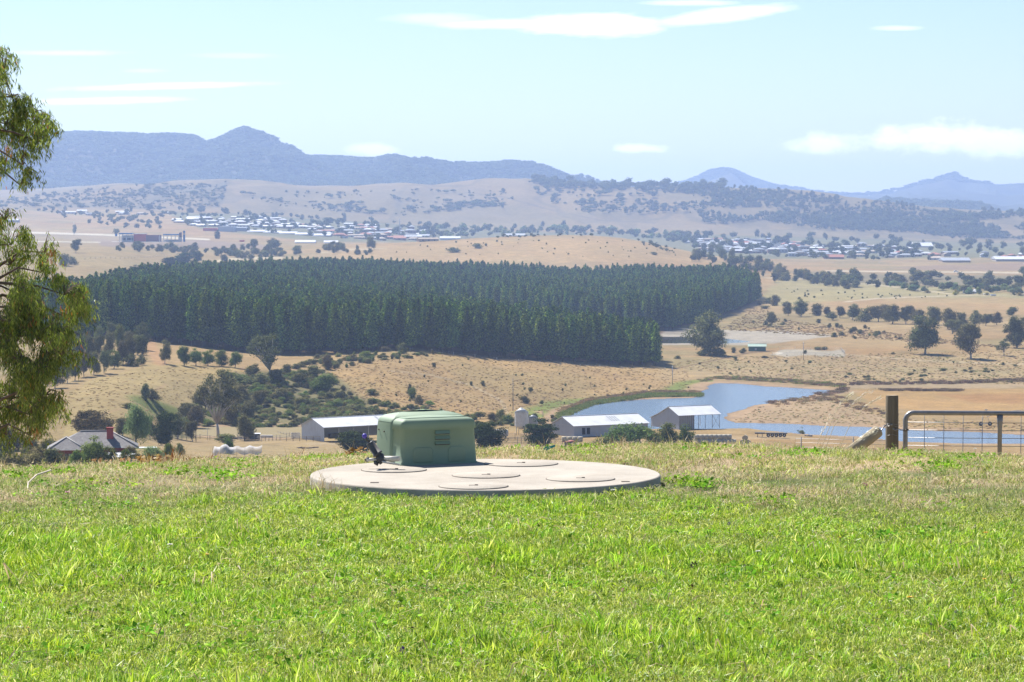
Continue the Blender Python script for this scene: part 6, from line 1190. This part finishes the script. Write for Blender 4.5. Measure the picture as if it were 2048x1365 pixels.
# the gate
g0 = gpt(1811, 900, 30.3); gw = 3.3; e = empty('farm_gate', (g0.x, 30.3, CZ - (826 - HZ) / F * 30.3)); e.rotation_euler = (0, R(.5), R(3)); tag(e, 'galvanised pipe farm gate with welded wire mesh', 'gate')
rr = .085; H_ = 1.02; r_ = .0255
b = MB(); arc = [(rr - rr * math.cos(a), 0, -rr + rr * math.sin(a)) for a in np.linspace(0, math.pi / 2, 8)]; arc2 = [(gw - rr + rr * math.sin(a), 0, -rr + rr * math.cos(a)) for a in np.linspace(0, math.pi / 2, 8)]
b.tube([(0, 0, -H_), (0, 0, -.3)] + arc + arc2 + [(gw, 0, -.3), (gw, 0, -H_)], r_, 14); b.tube([(0, 0, -H_), (gw, 0, -H_)], r_, 12); b.build('frame', GP_, e)
for x in (1.0, 2.05): b = MB(); b.tube([(x, -.005, -.02), (x, -.005, -.09), (x, -.005, -.16), (x, -.005, -H_)], [.034, .03, .024, .024], 12); b.build('upright', GP_, e)
b = MB(); xs_ = [.205 * k for k in range(1, 16)]
for x in xs_: b.tube([(x, .02 + .004 * math.sin(x * 9), 0), (x + .002 * math.sin(x * 5), .02, -.5), (x, .02, -H_)], .0038, 5)
for z in (-.10, -.182, -.262, -.345, -.44, -.55, -.68, -.85): b.tube([(0, .024, z), (.8, .024, z - .004), (gw, .024, z)], .0036, 5)
b.tube([(.02, .02, -.05), (.024, .02, -H_)], .0036, 5); b.build('mesh_wires', GP_, e)
b = MB(); b.tube([(-.03, -.03, -.185), (.03, -.03, -.175)], .009, 8); b.tube([(0, -.045, -.19), (0, -.045, -.17)], .012, 8); b.build('latch', mat('latch_steel', (.14, .13, .12), .5, .7), e)
# low wire netting left of the post
e = empty('wire_fence', (gpt(1735, 905, 30.5).x, 30.5, gz0)); tag(e, 'thin wire strands fixed low on the left of the gate post', 'fence')
b = MB(); zt = lambda py: CZ - (py - HZ) / F * 30.5 - gz0
for py in (876, 884, 893): b.tube([(-.75, .1, zt(py + 3)), (.2, -.4, zt(py))], .002, 4)
b.build('wires', GP_, e)
for x in (-.15, -.7): b = MB(); b.tube([(x, 0, -.1), (x, 0, zt(874))], .006, 5); b.build('picket', GP_, e)
# tall dry grass stalks arching left of the post
STK = mat('straw_stalk', (.55, .46, .30), .7, var=.15); SEED = leafmat('seed_heads', [(0, (.5, .44, .33)), (1, (.72, .68, .58))], .4)
for i, pl in enumerate([[(1640, 905), (1655, 865), (1672, 820), (1700, 790), (1706, 786)], [(1648, 905), (1668, 852), (1700, 812), (1730, 788), (1747, 781)], [(1678, 898), (1700, 850), (1728, 815), (1755, 798), (1764, 794)], [(1690, 900), (1716, 880), (1740, 865), (1757, 857)], [(1630, 900), (1642, 870), (1655, 845), (1662, 830)], [(1684, 902), (1712, 884), (1736, 870), (1748, 866)]]):
    D = 26.0 + .25 * i; P_ = [tp_(x, y, D) for x, y in pl]; o0 = Vector(near_at(pl[0][0], 905)); o0 = Vector((P_[0].x, D, float(height(P_[0].x, D)[0]))); e = empty('grass_stalk', o0)
    tag(e, ['leftmost tall arching straw stalk with a feathery head', 'longest arching straw stalk, its tip highest above the log', 'arching straw stalk whose tip almost reaches the gate post', 'low straw stalk crossing in front of the slanted log', 'short upright straw stalk at the left of the arching ones', 'thinnest low straw stalk just under the slanted log end'][i], 'grass stalk')
    Q = [Vector((0, 0, -.01))] + [p - o0 for p in P_]; b = MB(); b.tube(Q, [.0026] * (len(Q) - 1) + [.001], 5); b.build('stem', STK, e)
    C_ = []; U_ = []
    for a, b2, n in ((P_[-2], P_[-1], 14), (P_[-3], P_[-2], 20)):
        for k in range(n): t_ = (k + random.random()) / n; C_.append(tuple(a.lerp(b2, t_) - o0 + Vector((random.gauss(0, .010), random.gauss(0, .01), random.gauss(0, .010)))));  U_.append(tuple((b2 - a).normalized() * .014 + Vector((random.gauss(0, .003),) * 3)))
    C_ = np.array(C_); U_ = np.array(U_); V_ = perp(U_) * .0028; link(bpy.data.objects.new('seed_head', quadmesh('seed_head', C_, U_, V_, SEED)), e)
# ------------------------------------------------------------------ the weeping tree at the left
TD = 45.0
LFM = leafmat('weeping_leaves', [(0, (.06, .10, .012)), (.35, (.15, .22, .025)), (.7, (.28, .36, .045)), (.94, (.42, .47, .09)), (.97, (.36, .28, .10)), (.988, (.50, .15, .03)), (1, (.55, .28, .04))], .45, .06, hue=0)
BRT = mat('twig_bark', (.15, .11, .08), .85, var=.25, scale=12)
tx, ty = (-190 - 1024) / F * TD, TD + .5; tz = float(height(tx, ty)[0]); e = empty('weeping_gum', (tx, ty, tz)); tag(e, 'large weeping gum tree with long hanging leaves filling the left edge', 'tree'); o0 = Vector((tx, ty, tz))
blobs = [(8, 140, 26, 38, 1.0), (25, 195, 38, 42, 1.2), (62, 235, 36, 42, 1.1), (78, 285, 22, 52, 1.0), (15, 250, 36, 50, 1.0), (45, 330, 22, 46, .9), (42, 372, 16, 18, .5), (8, 330, 14, 34, .6), (-60, 200, 70, 110, 1.0), (-80, 330, 60, 60, .8),
         (10, 440, 22, 22, .6), (22, 490, 34, 28, .9), (18, 530, 40, 26, .9), (98, 505, 22, 24, .8), (82, 545, 18, 30, .8), (-60, 480, 60, 60, .9),
         (40, 590, 42, 40, 1.3), (60, 640, 50, 50, 1.5), (138, 590, 36, 34, 1.1), (152, 640, 26, 50, 1.2), (105, 680, 44, 56, 1.4), (30, 690, 46, 66, 1.6), (132, 710, 28, 40, 1.1), (60, 750, 46, 50, 1.5), (100, 790, 30, 40, 1.2), (20, 800, 36, 60, 1.4), (60, 830, 38, 36, 1.1), (112, 815, 22, 34, .9), (12, 870, 26, 34, .7), (62, 872, 18, 20, .4),
         (-70, 620, 70, 80, 1.2), (-70, 760, 70, 80, 1.2), (-190, 300, 90, 160, .8), (-200, 560, 100, 110, .9), (-200, 760, 100, 100, .9), (-330, 420, 90, 150, .6), (-340, 680, 90, 110, .6)]
C_ = []; U_ = []; RN = []; twigs = MB(); limbs = MB()
def w3(px, py, dy=0.0): D = TD + dy; return Vector(((px - 1024) / F * D, D, CZ - (py - HZ) / F * D))
tr = MB(); tr.tube([(0, 0, -.4), (.05, 0, 1.5), (-.05, .1, 4.0), (.0, .2, 6.0), (-.2, .2, 8.5), (-.3, .3, 11.5)], [.34, .30, .25, .20, .13, .05], 12); tr.build('trunk', BARK_PALE, e)
axis = [o0 + Vector(p) for p in ((.05, 0, 1.5), (-.05, .1, 4.0), (.0, .2, 6.0), (-.2, .2, 8.5), (-.3, .3, 11.0))]
for bi, (px, py, rx, ry, den) in enumerate(blobs):
    px -= 9 if px > 90 else 0
    dy = random.uniform(-.8, .8); c = w3(px, py, dy); root = min(axis, key=lambda q: abs(q.z - (c.z - .4))); mid = root.lerp(c, .55) + Vector((0, random.uniform(-.2, .2), random.uniform(.1, .5)))
    limbs.tube([root - o0, mid - o0, root.lerp(c, .82) + Vector((0, 0, .25)) - o0, c - o0], [.055, .032, .018, .008], 6)
    nt_ = int(rx * ry * den / 21) + 4
    subs = []
    for _ in range(max(4, int(rx * ry / 260))): a = random.uniform(0, 6.283); r = random.random() ** .5; subs.append((px + rx * .95 * r * math.cos(a), py - 16 + ry * .85 * r * math.sin(a), dy + random.gauss(0, .4)))
    for k in range(nt_):
        q_ = random.choice(subs); s0 = w3(q_[0] + random.gauss(0, 7.5), q_[1] + random.gauss(0, 5.5), q_[2] + random.gauss(0, .1))
        dx = random.gauss(0, .10); dy2 = random.gauss(0, .10); ln = random.uniform(.12, .36); q = [s0, s0 + Vector((dx * .6 + .03, dy2 * .6, -ln * .25)), s0 + Vector((dx, dy2, -ln * .65)), s0 + Vector((dx * 1.15, dy2 * 1.15, -ln))]
        if k % 3 == 0: twigs.tube([p - o0 for p in q], [.004, .003, .002, .001], 4, caps=False)
        if k % 5 == 0: m_ = c.lerp(s0, .5) + Vector((0, 0, .05)); limbs.tube([c - o0, m_ - o0, s0 - o0], [.009, .006, .004], 4)
        nl = random.randint(14, 20); rb = random.uniform(-.12, .18)
        for j in range(nl):
            t_ = random.random(); i_ = min(2, int(t_ * 3)); p_ = q[i_].lerp(q[i_ + 1], t_ * 3 - i_)
            L_ = random.uniform(.035, .062); d = Vector((random.gauss(0, .5), random.gauss(0, .5), -1)).normalized()
            C_.append((p_ + d * L_ * .8 + Vector((random.gauss(0, .03), random.gauss(0, .03), 0)) - o0)[:]); U_.append((d * L_)[:]); RN.append(min(1, max(0, random.random() * .93 + rb * .5)) if random.random() > .012 else random.uniform(.97, 1))
for px, py, n in ((18, 305, 26), (100, 512, 40), (72, 870, 30), (64, 650, 18), (130, 620, 12), (90, 720, 12), (160, 690, 10)):      # dead orange sprays
    for k in range(n): p_ = w3(px + random.gauss(0, 6), py + random.gauss(0, 9), -.9 + random.random() * .3); d = Vector((random.gauss(0, .3), random.gauss(0, .3), -1)).normalized() * .05; C_.append((p_ - o0)[:]); U_.append(d[:]); RN.append(random.uniform(.975, 1))
C_ = np.array(C_); U_ = np.array(U_); V_ = perp(U_) * (RNG.uniform(.0055, .0095, len(C_)))[:, None]
link(bpy.data.objects.new('crown', quadmesh('crown', C_, U_, V_, LFM, np.array(RN))), e); limbs.build('branch', BRT, e); twigs.build('twigs', BRT, e); print('weeping leaves', len(C_))
# ------------------------------------------------------------------ the air
b = MB(); b.box((0, 8000, 170.5), (16000, 19000, 349))
hz = b.build('haze', []); tag(hz, kind='stuff', label='pale blue summer haze over the valley', cat='haze')
hm = bpy.data.materials.new('air'); hm.use_nodes = True; t = hm.node_tree; t.nodes.clear()
pv = t.nodes.new('ShaderNodeVolumePrincipled'); pv.inputs['Color'].default_value = (.44, .60, .98, 1); pv.inputs['Density'].default_value = 0.88e-4; pv.inputs['Anisotropy'].default_value = .35
o = t.nodes.new('ShaderNodeOutputMaterial'); t.links.new(pv.outputs[0], o.inputs['Volume']); hz.data.materials.append(hm)
